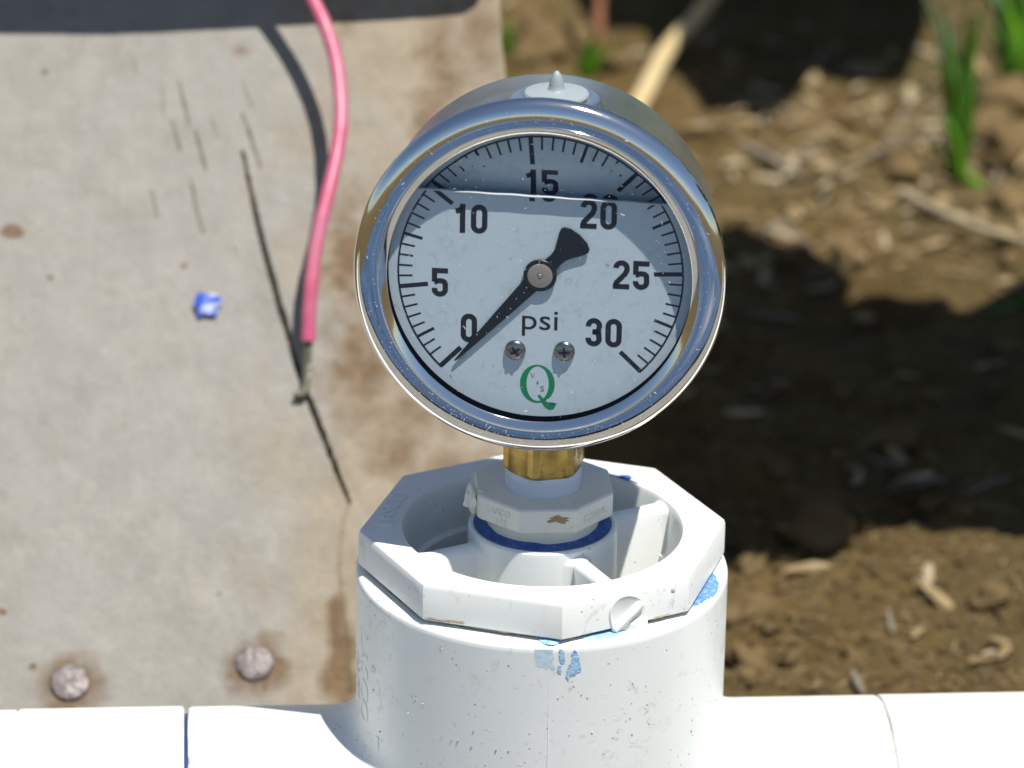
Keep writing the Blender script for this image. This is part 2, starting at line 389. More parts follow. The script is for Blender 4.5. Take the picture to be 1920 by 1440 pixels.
# primer smears: thin irregular films that follow the surface they lie on
def inpoly(x, y, poly):
    c = False; n = len(poly); j = n-1
    for i in range(n):
        xi, yi = poly[i]; xj, yj = poly[j]
        if (yi > y) != (yj > y) and x < (xj-xi)*(y-yi)/(yj-yi+1e-12)+xi: c = not c
        j = i
    return c
def cyl_film(name, poly, R, matl, parent, rag=.35, cell=.22, seed=1, thick=.12):
    P = [on_cyl(px, py, R) for px, py in poly]; uv = [(math.atan2(p[1], p[0])*R, p[2]) for p in P]
    xs = [a for a, b in uv]; ys = [b for a, b in uv]; V = {}; VL = []; FL = []
    def vid(i, j):
        if (i, j) not in V:
            th = (min(xs)+i*cell)/R; z = min(ys)+j*cell
            r = R+thick*(.4+.9*float(fbm(np.array(i*.35), np.array(j*.35), seed, 2)))
            V[(i, j)] = len(VL); VL.append((r*math.cos(th), r*math.sin(th), z))
        return V[(i, j)]
    for i in range(int((max(xs)-min(xs))/cell)):
        for j in range(int((max(ys)-min(ys))/cell)):
            x = min(xs)+(i+.5)*cell; y = min(ys)+(j+.5)*cell
            x2 = x+(float(fbm(np.array(x*1.7), np.array(y*1.7), seed, 3))-.45)*2*rag; y2 = y+(float(fbm(np.array(x*1.7+31), np.array(y*1.7), seed+5, 3))-.45)*2*rag
            if inpoly(x2, y2, uv): FL.append((vid(i, j), vid(i+1, j), vid(i+1, j+1), vid(i, j+1)))
    return mk(name, VL, FL, matl, parent, sharp=None)
cyl_film('glue_stain', [(985, 1228), (1010, 1222), (1100, 1222), (1103, 1250), (1092, 1272), (1060, 1276), (1020, 1268), (1000, 1250)], 35.0, TANGLUE, tee, .5, seed=3, thick=.05)
cyl_film('primer_smear', [(1003, 1219), (1036, 1217), (1037, 1238), (1042, 1258), (1026, 1256), (1008, 1247), (1000, 1238)], 35.06, WBLUE, tee, .6, seed=4, thick=.1)
cyl_film('primer_smear', [(1075, 1216), (1084, 1225), (1086, 1240), (1090, 1258), (1078, 1262), (1064, 1273), (1061, 1258), (1070, 1240)], 35.06, LBLUE, tee, .5, seed=6, thick=.22)
cyl_film('primer_smear', [(1048, 1215), (1055, 1215), (1058, 1232), (1060, 1243), (1050, 1241)], 35.06, LBLUE, tee, .5, seed=8, thick=.2)
cyl_film('primer_smear', [(1046, 1248), (1053, 1248), (1053, 1262), (1046, 1262)], 35.06, LBLUE, tee, .4, seed=9, thick=.2)
def rim_film(name, a0, a1, r0, r1, z, matl, parent, seed=1, thick=.12, rag=.6):
    V = []; F = []; na = max(6, int((a1-a0)*34/.25)); nr = 8
    for i in range(na+1):
        t = i/na; a = a0+(a1-a0)*t; edge = math.sin(math.pi*t)**.4
        for j in range(nr+1):
            s = j/nr; n1 = float(fbm(np.array(i*.13), np.array(j*.2), seed, 3))
            r = r0+(r1-r0)*s*edge*(1-rag*n1); zz = z+thick*(.3+n1)*(1 if 0 < j < nr else 0.1)
            V.append((r*math.cos(a), r*math.sin(a), zz))
    m = nr+1; F = [(i*m+j, (i+1)*m+j, (i+1)*m+j+1, i*m+j+1) for i in range(na) for j in range(nr)]
    return mk(name, V, F, matl, parent, sharp=None)
D = math.radians
rim_film('primer_smear', D(-38), D(-6), 31.2, 35.0, RIM-.02, MBLUE, tee, 2, .25, .35)
rim_film('primer_smear', D(-92), D(-84), 32.0, 35.2, RIM-.02, LBLUE, tee, 5, .5, .25)
rim_film('primer_smear', D(-80), D(-62), 31.2, 34.4, RIM-.02, LBLUE, tee, 7, .3, .4)
rim_film('primer_smear', D(46), D(84), 26.6, 30.5, .01, WBLUE, bush, 11, .06, .5)
rim_film('primer_smear', D(50), D(56), 26.3, 28.4, .05, BLUE, bush, 13, .12, .4)
# blue glue ring in the hub and the drip on the back of the hole
V, F = rev([(10.3, 1.0), (10.6, .9), (11.2, .62), (12.2, .42), (12.95, .40)], 96)
V = np.array([(x, y, h+.35*(vnoise(np.array(math.atan2(y, x)*4+9), np.array(0.0), 4)-.5)*(math.hypot(x, y) < 11)) for x, y, h in V])
mk('glue_ring', V, F, BLUE, bush)

# ------------------------------------------------------------------ raised lettering
def text_mesh(s, bold=0.0):
    cu = bpy.data.curves.new('t', 'FONT'); cu.body = s; cu.size = 1; cu.offset = bold; cu.resolution_u = 4
    o = bpy.data.objects.new('t', cu); col.objects.link(o)
    me = bpy.data.meshes.new_from_object(o.evaluated_get(bpy.context.evaluated_depsgraph_get()))
    V = np.array([v.co[:] for v in me.vertices]); F = [tuple(p.vertices) for p in me.polygons]
    bpy.data.objects.remove(o); bpy.data.curves.remove(cu); bpy.data.meshes.remove(me)
    V[:, 0] -= (V[:, 0].max()+V[:, 0].min())/2; V[:, 1] -= (V[:, 1].max()+V[:, 1].min())/2
    return V, F
def raised(name, s, height, width, place, depth, matl, parent, bold=.01):
    """text as a low relief: place(a, b, h) maps text plane + height to the world"""
    V, F = text_mesh(s, bold); H = V[:, 1].max()-V[:, 1].min(); W = V[:, 0].max()-V[:, 0].min()
    A = V[:, 0]/W*width; B = V[:, 1]/H*height; n = len(V)
    top = [place(a, b, depth) for a, b in zip(A, B)]; bot = [place(a, b, -.1) for a, b in zip(A, B)]
    ed = {}
    for f in F:
        for i in range(len(f)):
            e = (f[i], f[(i+1) % len(f)]); ed[e] = ed.get(e, 0)+1
    side = [(a, b, b+n, a+n) for (a, b) in ed if (b, a) not in ed]
    return mk(name, top+bot, [tuple(f) for f in F]+side, matl, parent, smooth=False)
def ring_place(ac, rc, z):
    def f(a, b, h):
        th = ac-a/rc; r = rc+b; return (r*math.cos(th), r*math.sin(th), z+h)
    return f
raised('raised_lettering', 'LASCO', 2.9, 15.5, ring_place(D(168), 29.6, 0.0), .3, PVC, bush)
def cyl_place(ac, zc, R, rot):
    c, s = math.cos(rot), math.sin(rot)
    def f(a, b, h):
        x = a*c-b*s; y = a*s+b*c; th = ac+x/R; return ((R+h)*math.cos(th), (R+h)*math.sin(th), zc+y)
    return f
raised('raised_lettering', 'LASCO', 4.6, 19, cyl_place(D(198), -27, TR, -math.pi/2), .16, PVC, tee)
raised('raised_lettering', 'D2466', 2.6, 9, cyl_place(D(190.5), -29, TR, -math.pi/2), .16, PVC, tee)
raised('raised_lettering', '1', 3.2, .7, cyl_place(D(209), -38, TR, 0), .16, PVC, tee)
raised('registered_mark', '®', 1.7, 1.7, cyl_place(D(206), -23, TR, -math.pi/2), .15, PVC, tee)

# ------------------------------------------------------------------ small bushing, tape
sb = thing('small_bushing', (0, 0, .9), 'small cream octagonal bushing screwed under the brass nut', 'pipe fitting')
R8, ROT8 = 13.75, math.pi/8+.06
om = {1: -.1, 2: -.05, 3: 0., 4: 0., 5: -.55}
prof = [(7.25, 8.6), (11.9, 8.8), (11.95, 8.75), (12, 8.4), (12, 4.2), (12, 3.8), (10.55, 3.7), (10.5, .2), (9.5, .2)]
def rf8(i, th, r):
    b = octr(th, R8, ROT8, .08); return b-.7 if i == 1 else (b-.3 if i == 2 else (b if i in (3, 4) else (b-.45 if i == 5 else r)))
V, F = rev(prof, 160, rfun=rf8, a0=-math.pi/2+ROT8, a1=1.5*math.pi+ROT8)
mk('octagonal_collar', V, F, PVC2, sb, sharp=28)
V, F = lump(1, 5, 3, .38, 1.8, (1.3, 1.6, 2.6)); mk('moulding_flake', [v+np.array([-13.4, -3.6, 7.0]) for v in V], F, PVC2, sb, sharp=25)
V, F = lump(1, 9, 3, .3, 1.6, (1.0, 1.5, .35)); mk('moulding_flake', [v+np.array([-11.5, -4.0, 8.9]) for v in V], F, PVC2, sb, sharp=25)
def face_place(k, zc, off=0.0):
    a = -math.pi/2+ROT8-math.pi/8+k*math.pi/4; nn = np.array([math.cos(a), math.sin(a), 0]); tt = np.array([-nn[1], nn[0], 0]); ap = R8*math.cos(math.pi/8)
    return lambda x, y, h: nn*(ap+h)+tt*(x+off)+np.array([0, 0, zc+y])
raised('raised_lettering', 'LASCO', 1.3, 5.6, face_place(-1, 6.9), .12, PVC2, sb)
raised('raised_lettering', '1/2', 1.2, 2.4, face_place(-1, 5.0, .8), .12, PVC2, sb)
raised('raised_lettering', 'D2466', 1.4, 6.0, face_place(1, 6.1), .12, PVC2, sb)
MUD2 = mat('pale_mud', (.45, .40, .27), .9)
mud = mat('dried_mud', (.36, .25, .13), .9)
def flat_blob(name, c, tt, nn, w, h, seed, matl, parent, thick=.15):
    V = [np.array(c)+nn*thick]; k = 26
    for ring in (.55, 1.0):
        for i in range(k):
            q = 2*math.pi*i/k; r = ring*(.55+.75*mnoise.noise(Vector((math.cos(q)*2, math.sin(q)*2, seed)))+.3)
            V.append(np.array(c)+tt*math.cos(q)*w*r+np.array([0, 0, 1])*math.sin(q)*h*r+nn*(thick*.7 if ring < 1 else .01))
    F = [(0, 1+i, 1+(i+1) % k) for i in range(k)]+[(1+i, 1+k+i, 1+k+(i+1) % k, 1+(i+1) % k) for i in range(k)]
    return mk(name, V, F, matl, parent)
a0_ = -math.pi/2+ROT8-math.pi/8; nn_ = np.array([math.cos(a0_), math.sin(a0_), 0]); tt_ = np.array([-nn_[1], nn_[0], 0])
flat_blob('mud_smear', nn_*R8*math.cos(math.pi/8)+tt_*1.6+np.array([0, 0, 6.8]), tt_, nn_, 2.6, .9, 3.3, mud, sb)

for kf, (px, py), w, h, sd in ((-1, (826, 1163), 3.0, .35, 1.2), (-1, (858, 1166), 2.0, .3, 4.4), (1, (1238, 1156), 1.6, .3, 2.2), (-1, (945, 1184), 1.3, .22, 6.1), (1, (1262, 1108), .5, .5, 7.7)):
    a_ = -math.pi/2+ROT+kf*math.pi/8; n2_ = np.array([math.cos(a_), math.sin(a_), 0]); t2_ = np.array([-n2_[1], n2_[0], 0])
    flat_blob('mud_smear', hit(px, py, n2_*AP, n2_), t2_, n2_, w, h, sd, MUD2, bush, .1)

# ------------------------------------------------------------------ pressure gauge
PSI, LEAN, GS = .0939, -.0303, .9915
gu = np.array([math.cos(PSI), -math.sin(PSI), 0]); gn0 = np.array([-math.sin(PSI), -math.cos(PSI), 0]); gw0 = np.array([0, 0, 1.])
gw = math.cos(LEAN)*gw0+math.sin(LEAN)*gn0; gn = math.cos(LEAN)*gn0-math.sin(LEAN)*gw0
G = np.array([-1.52, -14.96, 56.58])
def gp(u, v, t): return G+GS*(gu*u+gw*v+gn*t)
def gverts(V): return [gp(*v) for v in V]
gauge = thing('pressure_gauge', (0, 0, 11), 'round steel pressure gauge with white psi dial, needle at zero', 'gauge')
# case
prof = [(30.0, -.2), (31.6, -.3), (31.65, -1.2), (31.6, -3.5), (31.4, -4.0), (31.35, -21), (30.9, -23.2), (29.6, -24.6), (27, -25.4), (20, -25.6), (0.01, -25.7)]
V, F = rev(prof, 160); case = mk('case', gverts(V), F, STEEL, gauge)
V, F = rev([(8.6, 30.3), (8.3, 30.95), (7.4, 31.25), (5.9, 31.05), (5.6, 30.9), (0.01, 30.9)], 64)
mk('filling_boss', [gp(x+1.7, h+.55-.0155*(x*x)*.6, y-8.2) for x, y, h in V], F, STEEL, case)
V, F = rev([(5.4, 31.2), (5.85, 31.35), (5.95, 31.75), (5.7, 32.1), (4.6, 32.35), (1.7, 32.5), (1.5, 32.7), (1.35, 33.4), (1.2, 34.3), (.85, 35.2), (.4, 35.9), (.01, 36.1)], 48)
mk('fill_plug', [gp(x+1.7, h+.25, y-8.0) for x, y, h in V], F, SEAL, gauge, sharp=40)
# bezel
prof = [(27.75, 2.75), (27.78, 2.85), (27.95, 3.0), (28.4, 3.28), (28.9, 3.55), (29.15, 3.64), (29.3, 3.6), (29.42, 3.45), (29.6, 3.47), (30.2, 3.5), (30.9, 3.46), (31.6, 3.36), (32.2, 3.2), (32.75, 2.98), (33.3, 2.6), (33.75, 2.05), (34.0, 1.5), (34.05, 1.1), (33.9, .5), (33.4, .1), (32.6, -.1), (31.2, -.15)]
prof = [(float(a), float(b)) for a, b in spline(prof, 96)]
V, F = rev(prof, 220); mk('bezel', gverts(V), F, CHROME, gauge, sharp=55)
# black inner ring behind the window
V, F = rev([(29.3, 2.7), (29.3, -9), (0.01, -9)], 128); mk('gasket', gverts(V), F, BLACK, gauge)
V, F = rev([(29.15, 2.65), (29.15, -8.6)], 64, a0=math.radians(28), a1=math.radians(152)); mk('bounce_liner', gverts(V), F, PVC3, gauge)  # white liner added to brighten the upper dial

LV0, LVS = 15.07, -.0232                       # liquid level on the dial plane: v = LV0 + LVS*u
def level(u): return LV0+LVS*u
# the dial, below the liquid line
RD = 27.75
NU = 128; ang = np.linspace(0, 2*math.pi, NU, endpoint=False)
def dial_outline(R):
    return [(R*math.cos(a), R*math.sin(a)) for a in ang]
def clip_poly(poly, keep_below=True):
    out = []
    f = lambda p: (level(p[0])-p[1])*(1 if keep_below else -1)
    for i in range(len(poly)):
        a, b = poly[i], poly[(i+1) % len(poly)]; fa_, fb = f(a), f(b)
        if fa_ >= 0: out.append(a)
        if (fa_ >= 0) != (fb >= 0):
            k = fa_/(fa_-fb); out.append((a[0]+(b[0]-a[0])*k, a[1]+(b[1]-a[1])*k))
    return out
lo = clip_poly(dial_outline(RD)); n = len(lo)
V = [gp(u, v, 0) for u, v in lo]+[gp(u, v, -.25) for u, v in lo]
F = [tuple(range(n)), tuple(range(2*n-1, n-1, -1))]+[(i, (i+1) % n, n+(i+1) % n, n+i) for i in range(n)]
dial = mk('dial', V, F, DIAL, gauge, smooth=False); dial['label'] = 'white dial face below the liquid line'
# second, deeper dial sheet imitates the refracted view above the liquid line
def deep(v): return -(1.3+max(0.0, 20.2-v)*.38)
def upt(u, v, lift=0.0): return gp(u, v, deep(v)+lift)
rows = [29, 26, 23, 20.2, 16, 13, 11]; V = []; F = []
us = np.linspace(-28.8, 28.8, 41)
for r in rows:
    for u in us:
        w = math.sqrt(max(0, 28.8**2-r*r)) if r < 28.8 else 0.5
        V.append(upt(u/28.8*w, r if r < 28.8 else 28.75))
m = len(us); F = [(i*m+j, (i+1)*m+j, (i+1)*m+j+1, i*m+j+1) for i in range(len(rows)-1) for j in range(m-1)]
refr_dial = mk('dial', V, F, DIAL, gauge, sharp=None); refr_dial['label'] = 'deeper second dial sheet imitating the refracted view above the liquid line'

# --- printing: strokes of constant width as flat ribbons
def ribbon(pts, w, closed=False):
    P = [np.array(p, float) for p in pts]; n = len(P); L = []; R = []
    for i in range(n):
        a = P[i-1] if (i > 0 or closed) else None; b = P[(i+1) % n] if (i < n-1 or closed) else None
        d1 = (P[i]-a) if a is not None else (b-P[i]); d2 = (b-P[i]) if b is not None else d1
        d1 = d1/np.linalg.norm(d1); d2 = d2/np.linalg.norm(d2); t = d1+d2; t /= np.linalg.norm(t)
        nn = np.array([-t[1], t[0]]); k = w/2/max(.35, np.dot(nn, [-d1[1], d1[0]])); L.append(P[i]+nn*k); R.append(P[i]-nn*k)
    polys = []
    for i in range(n if closed else n-1):
        j = (i+1) % n; polys.append([tuple(R[i]), tuple(R[j]), tuple(L[j]), tuple(L[i])])
    return polys
def arc(cx, cy, rx, ry, a0, a1, n=10):
    return [(cx+rx*math.cos(math.radians(a0+(a1-a0)*i/n)), cy+ry*math.sin(math.radians(a0+(a1-a0)*i/n))) for i in range(n+1)]
DW, DH, DS = 3.0, 5.55, .98          # digit width, height, stroke
def digit(ch):
    x = DW/2-DS/2; y = DH/2-DS/2; r = x
    if ch == '0': return [(arc(0, y-r, r, r, 0, 180)+arc(0, -y+r, r, r, 180, 360), True)]
    if ch == '1': return [([(.25, -DH/2), (.25, DH/2)], False), ([(.3, y-.15), (-.35, y-.75), (-1.0, y-.95)], False)]
    if ch == '2': return [(arc(0, y-r, r, r, 180, 0)+[(x, y-r-.35), (x-.35, y-r-1.15), (-x+.15, -y+.75), (-x, -y+.05)], False), ([(-x-DS/2, -y), (x+DS/2, -y)], False)]
    if ch == '3': return [(arc(0, y-r, r, r*.98, 190, -20)+[(x-.15, .35), (x-.55, .1), (-.25, .1)], False), ([(-.25, .1), (x-.5, .0), (x-.1, -.3)]+arc(0, -y+r, r, r*.98, 20, -190), False)]
    if ch == '5': return [([(x+DS/2-.05, y), (-x, y), (-x, .12)], False), ([(-x+.0, .12)]+arc(.05, .35-r*.62, r-.05, r*.62, 140, 20)+arc(0, -y+r, r, r*.98, 0, -190), False)]
def number_polys(s, cu, cv):
    gap = DW+.62; out = []; ws = [DW if c != '1' else 2.3 for c in s]; tot = sum(ws)+.62*(len(s)-1); x = cu-tot/2
    for c, w in zip(s, ws):
        for pts, cl in digit(c):
            out += [[(px+x+w/2, py+cv) for px, py in q] for q in ribbon(pts, DS, cl)]
        x += w+.62
    return out
def print_polys(name, polys, matl, upper=False, t=.03):
    V = []; F = []
    for q in polys:
        if not upper: q = clip_poly(q)
        else: q = [p for p in q]
        if len(q) < 3: continue
        if upper and max(p[1] for p in q) < 11.2: continue
        if upper and max(math.hypot(*p) for p in q) > 28.7: continue
        k = len(V); V += [upt(a, max(b, 11.1), t) if upper else gp(a, b, t) for a, b in q]; F.append(tuple(range(k, k+len(q))))
    if not F: return
    return mk(name, V, F, matl, refr_dial if upper else dial, smooth=False)
NUMS = {'0': (-12.9, -11.0), '5': (-18.3, -2.4), '10': (-12.75, 10.15), '15': (-.2, 16.75), '20': (10.35, 12.0), '25': (16.55, .65), '30': (11.8, -10.75)}
for s, (cu, cv) in NUMS.items():
    P = number_polys(s, cu, cv); print_polys('numeral', P, INK, t=.03)
    if s in ('10', '15', '20'): print_polys('numeral', P, INK, True, t=.04)  # repeated numerals imitate the doubling by refraction
R0 = 25.78
A = {0: 226.0, 5: 187.7, 10: 141.5, 15: 95.2, 20: 49.0, 25: 2.7, 30: -43.9}
def psi_ang(v):
    if v < 5: return 187.7+(5-v)*9.1
    k = min(int(v//5)*5, 25); return A[k]+(A[k+5]-A[k])*(v-k)/5
def tickp(a, L, w):
    a = math.radians(a); c, s = math.cos(a), math.sin(a); h = w/2
    return [(c*r-s*q, s*r+c*q) for r, q in ((R0+.15, -h), (R0+.15, h), (R0-L, h), (R0-L, -h))][::-1]
ticks = []
for i in range(3, 61):
    v = i*.5
    if i % 10 == 0: ticks.append(tickp(psi_ang(v), 5.1, .82))
    elif i % 5 == 0: ticks.append(tickp(psi_ang(v), 3.4, .56))
    else: ticks.append(tickp(psi_ang(v), 2.4, .36))
ticks.append(tickp(226.0, 5.1, .9))
arcl = []
na = 220
for i in range(na):
    a0, a1 = [math.radians(226.6+(-44.4-226.6)*k/na) for k in (i, i+1)]
    arcl.append([((R0+q)*math.cos(a), (R0+q)*math.sin(a)) for a, q in ((a0, 0), (a1, 0), (a1, .34), (a0, .34))][::-1])
for q in ticks: print_polys('tick_mark', [q], INK, t=.02)
print_polys('scale_line', [q for q in arcl if q[0][0] < 0], INK, t=.04); print_polys('scale_line', [q for q in arcl if q[0][0] >= 0], INK, t=.04)
for q in ticks: print_polys('tick_mark', [q], INK, True, t=.05)
print_polys('scale_line', [p for p in arcl if p[0][1] > 11.5], INK, True, t=.07)
def dial_text(name, s, cu, cv, w, h, matl, bold=0.0, t=.03):
    V, F = text_mesh(s, bold); V[:, 0] *= w/(V[:, 0].max()-V[:, 0].min()); V[:, 1] *= h/(V[:, 1].max()-V[:, 1].min())
    return mk(name, [gp(cu+a, cv+b, t) for a, b, _ in V], F, matl, dial, smooth=False)
dial_text('unit_lettering', 'psi', .1, -9.55, 6.55, 4.95, INK)
# emblem: a green serif Q with V & S inside
def Qpolys():
    out = []; n = 48; c = (-.15, -21.35)
    for i in range(n):
        q = []
        for k in (i, i+1):
            a = 2*math.pi*k/n; q.append((a, ))
        a0, a1 = 2*math.pi*i/n, 2*math.pi*(i+1)/n
        o = lambda a: (c[0]+3.2*math.cos(a), c[1]+3.75*math.sin(a)); inn = lambda a: (c[0]+.05+2.05*math.cos(a), c[1]+.03+3.42*math.sin(a))
        out.append([o(a0), o(a1), inn(a1), inn(a0)])
    tail = [(-.1, -23.65), (.35, -23.5), (.8, -24.0), (1.3, -24.6), (1.9, -25.0), (2.7, -25.3), (3.25, -25.2), (3.55, -24.95), (2.9, -26.2), (2.2, -26.35), (1.5, -26.0), (.95, -25.4), (.5, -24.5)]
    tc = (1.2, -24.9)
    for i in range(len(tail)): out.append([tail[i-1], tail[i], tc])
    return out
print_polys('emblem', Qpolys()[:48], GREEN_INK, t=.03); print_polys('emblem_tail', Qpolys()[48:], GREEN_INK, t=.04)
dial_text('emblem_lettering', 'V', -1.05, -19.75, .85, .95, GREY_INK); dial_text('emblem_lettering', '&', -.1, -21.1, .5, .6, GREY_INK); dial_text('emblem_lettering', 'S', .75, -22.3, .75, 1.05, GREY_INK)
# screws
for (u, v, ro) in ((-4.3, -14.85, .6), (4.7, -14.65, .1)):
    V, F = rev([(1.9, .02), (1.95, .25), (1.85, .5), (1.55, .78), (1.0, .98), (.4, 1.06), (.01, 1.08)], 36)
    s1 = mk('dial_screw', [gp(u+x, v+y, h) for x, y, h in V], F, SCREWM, gauge)
    mm = Mesh()
    for q in (0, math.pi/2):
        c, s = math.cos(ro+q), math.sin(ro+q); R_ = np.array([[c, -s, 0], [s, c, 0], [0, 0, 1.]])
        bv, bf = box((0, 0, .85), (2.0, .42, .52), R_); mm.add([gp(u+b[0], v+b[1], b[2]) for b in bv], bf)
    mk('cross_slot', mm.V, mm.F, BLACK, s1, smooth=False)
# liquid surface edge, deepened into a ledge that casts the dial's straight shadow
V = []; 
uu = np.linspace(-22.6, 23.0, 40)
for u in uu:
    v = level(u)-.02
    for dv, t in ((0, -.2), (.0, .9), (.13, .96), (.2, .8), (.14, .3), (.14, -.2)): V.append(gp(u, v+dv+.05*math.sin(u*.9), t))
F = [(i*6+k, (i+1)*6+k, (i+1)*6+(k+1) % 6, i*6+(k+1) % 6) for i in range(39) for k in range(6)]
mk('liquid_edge', V, F, MENISCUS, gauge, sharp=None)
# pointer
pt = thing_dir = np.array([-15.45+.1, -17.5+.2]); pd = pt/np.linalg.norm(pt); pn = np.array([-pd[1], pd[0]])
def pp(a, b, t): q = pd*a+pn*b; return gp(q[0], q[1], t)
side = [(23.2, .12), (21, .34), (16, .72), (10, 1.12), (5, 1.42), (2.9, 1.55)]
tailp = [(-2.6, 1.45), (-4.2, 1.25), (-5.6, 1.5), (-7.0, 2.2), (-8.3, 3.0), (-9.3, 3.35), (-9.9, 3.1), (-10.5, 2.0), (-10.75, 0)]
def slab(outline, t0, t1, name, matl, parent, f=pp):
    n = len(outline); V = [f(a, b, t1) for a, b in outline]+[f(a, b, t0) for a, b in outline]
    return mk(name, V, [tuple(range(n)), tuple(range(2*n-1, n-1, -1))]+[(i, n+i, n+(i+1) % n, (i+1) % n) for i in range(n)], matl, parent, smooth=False)
out = [(a, b) for a, b in side]+[(a, b) for a, b in tailp]+[(a, -b) for a, b in tailp[-2::-1]]+[(a, -b) for a, b in side[::-1]]
ptr = slab(out, .38, .62, 'pointer', BLACK, gauge)
V, F = rev([(3.02, .30), (3.05, .68), (2.95, .78), (2.3, .78), (2.25, .6)], 48); mk('hub_ring', [gp(x, y, h) for x, y, h in V], F, BLACK, ptr)
V, F = rev([(2.32, .5), (2.3, .84), (2.1, .9), (.6, .9), (.55, .75), (.42, .78), (.3, 1.0), (.01, 1.05)], 40); mk('hub_cap', [gp(x, y, h) for x, y, h in V], F, PIN, ptr, sharp=30)
# stop pin residue below the needle tip
mk('stop_pin', *[[gp(-14.2+x*.5, -16.6+y*.5, z*.3+.2) for x, y, z in lump(1, 3, 2)[0]], lump(1, 3, 2)[1]], PIN, gauge)
# window
V, F = rev([(.01, 2.72), (28.9, 2.72)], 96); mk('window', gverts(V), F, GLASS, gauge, sharp=None)
# dust specks on the window and the bezel
mm = Mesh()
for i in range(1150):
    if i < 620:
        a = random.random()*6.283; r = 27.2*math.sqrt(random.random()); u, v = r*math.cos(a), r*math.sin(a); t = 2.75
        if mnoise.noise(Vector((u*.12, v*.12, 2.0))) < -.15 and random.random() < .6: continue
    else:
        a = random.gauss(-1.9, .9) if random.random() < .6 else random.random()*6.283; r = random.uniform(29.6, 32.2); u, v = r*math.cos(a), r*math.sin(a); t = float(np.interp(r, [29.6, 30.2, 30.9, 31.6, 32.2], [3.47, 3.5, 3.46, 3.36, 3.2]))+.03
    s = random.choice((.03, .03, .04, .05, .05, .08)); lng = 1 if random.random() < .85 else random.uniform(3, 7); q = random.random()*6.28
    c, sn = math.cos(q), math.sin(q); k = 5
    mm.add([gp(u+c*s*lng*math.cos(w)-sn*s*math.sin(w), v+sn*s*lng*math.cos(w)+c*s*math.sin(w), t) for w in [6.283*j/k for j in range(k)]]+[gp(u, v, t+s)], [(j, (j+1) % k, k) for j in range(k)])
o = mm.build('dust_specks', DUST, gauge, smooth=False); tag(o, kind='stuff')
# stem: brass hexagon and thread tape
hx = []; R6 = 7.85
def hexr(th): 
    st = math.pi/3; ph = (th-math.radians(-106)+st/2) % st-st/2; return R6*math.cos(st/2)/math.cos(st/2-abs(ph))
prof = [(5.5, 11.6), (6.55, 11.7), (6.78, 11.85), (8, 12.75), (8, 30), (5, 30)]
def rfh(i, th, r):
    h = hexr(th); return min(r, h) if i in (1, 2) else (h if i in (3, 4) else r)
V, F = rev(prof, 96, rfun=rfh, a0=math.radians(-106), a1=math.radians(254)); mk('brass_nut', V, F, BRASS, gauge, sharp=24)
V, F = rev([(7.2, 8.2), (7.22, 9.5), (7.15, 10.6), (7.2, 11.4), (6.8, 12.2)], 64); mk('thread_tape', V, F, TAPE, gauge)

# ------------------------------------------------------------------ grit stuck to the tee
mm = Mesh()
for i in range(420):
    px = random.uniform(690, 1350); py = random.uniform(1190, 1436)
    if mnoise.noise(Vector((px*.011, py*.011, 1.0))) < .02 and random.random() < .75: continue
    if py < 1225+0*px and 900 < px < 1150: continue
    R_ = TR+.03
    try: p = on_cyl(px, py, R_)
    except Exception: continue
    if p[2] > RIM-2.5: continue
    s = random.choice((.06, .08, .10, .10, .13, .2)); V, F = lump(s, i, 1, .5, 1.4, (1, 1, .8)); mm.add([v+p for v in V], F)
GRIT = mat('grit', (.34, .30, .22), .9); n_ = N(GRIT); n_.base(n_.ramp(n_.noise(260, 2), [(.35, (.12, .10, .07)), (.5, (.36, .32, .22)), (.62, (.68, .66, .60))]))
o = mm.build('grit', GRIT, tee); tag(o, kind='stuff')

# ------------------------------------------------------------------ wooden board
BN = np.array([0, -.6428, .7660]); B0 = np.array([0, 45., -100.]); BE = np.array([0, .7660, .6428])
def bpix(x, y, d=0.0): return hit(x, y, B0+BN*d, BN)
def bst(x, y):
    p = bpix(x, y)-B0; return np.array([p[0], p@BE])
def bpt(a, s, d=0.0): return B0+np.array([a, 0, 0])+BE*s+BN*d
board = thing('wooden_board', tuple(bpt(-90, -17)), 'weathered grey cracked board with nail heads, leaning behind the white pipe', 'board')
xs = np.concatenate([np.arange(-230, -128, 3.0), np.arange(-128, 13.5, .42)]); ss = np.concatenate([np.arange(-17, 20, 2.0), np.arange(20, 197, .42), [199, 203, 208, 213]])
XA, SA = np.meshgrid(xs, ss)
redge = 5.5-.062*(SA)+1.2*(fbm(SA/9, SA*0+3, 5, 3)-.45)*2
fr = np.clip((XA-(-128))/(13.08+128), 0, 1); XB = np.where(XA > -128, -128+fr*(redge+128), XA)
H = (fbm(XB/14, SA/30, 31, 4)-.47)*.9+(fbm(XB/2.2, SA/3.2, 33, 3)-.45)*.28
crk = np.zeros_like(H)
def seg_dist(P, Q):
    d = Q-P; L = d@d; t = np.clip(((XB-P[0])*d[0]+(SA-P[1])*d[1])/L, 0, 1); return np.hypot(XB-P[0]-t*d[0], SA-P[1]-t*d[1]), t
def crack(pts, w, depth, taper=True):
    global H, crk
    n = len(pts)-1; P = [bst(*q) for q in pts]
    for i in range(n):
        d, t = seg_dist(P[i], P[i+1]); g_ = (i+t)/n; ww = w*(np.sin(np.pi*np.clip(g_*.96+.02, 0, 1))**.6 if taper else 1)
        d = d+(fbm(XB*1.3, SA*.5, 41, 2)-.45)*.5*w
        k = np.clip(1.15-d/np.maximum(ww*.5, .02), 0, 1); H = np.minimum(H, H*(1-k)-depth*k); crk = np.maximum(crk, k)
crack([(455, 285), (470, 360), (490, 450), (520, 560), (550, 660), (575, 740), (600, 800), (630, 880), (657, 945)], 1.25, 3.0)
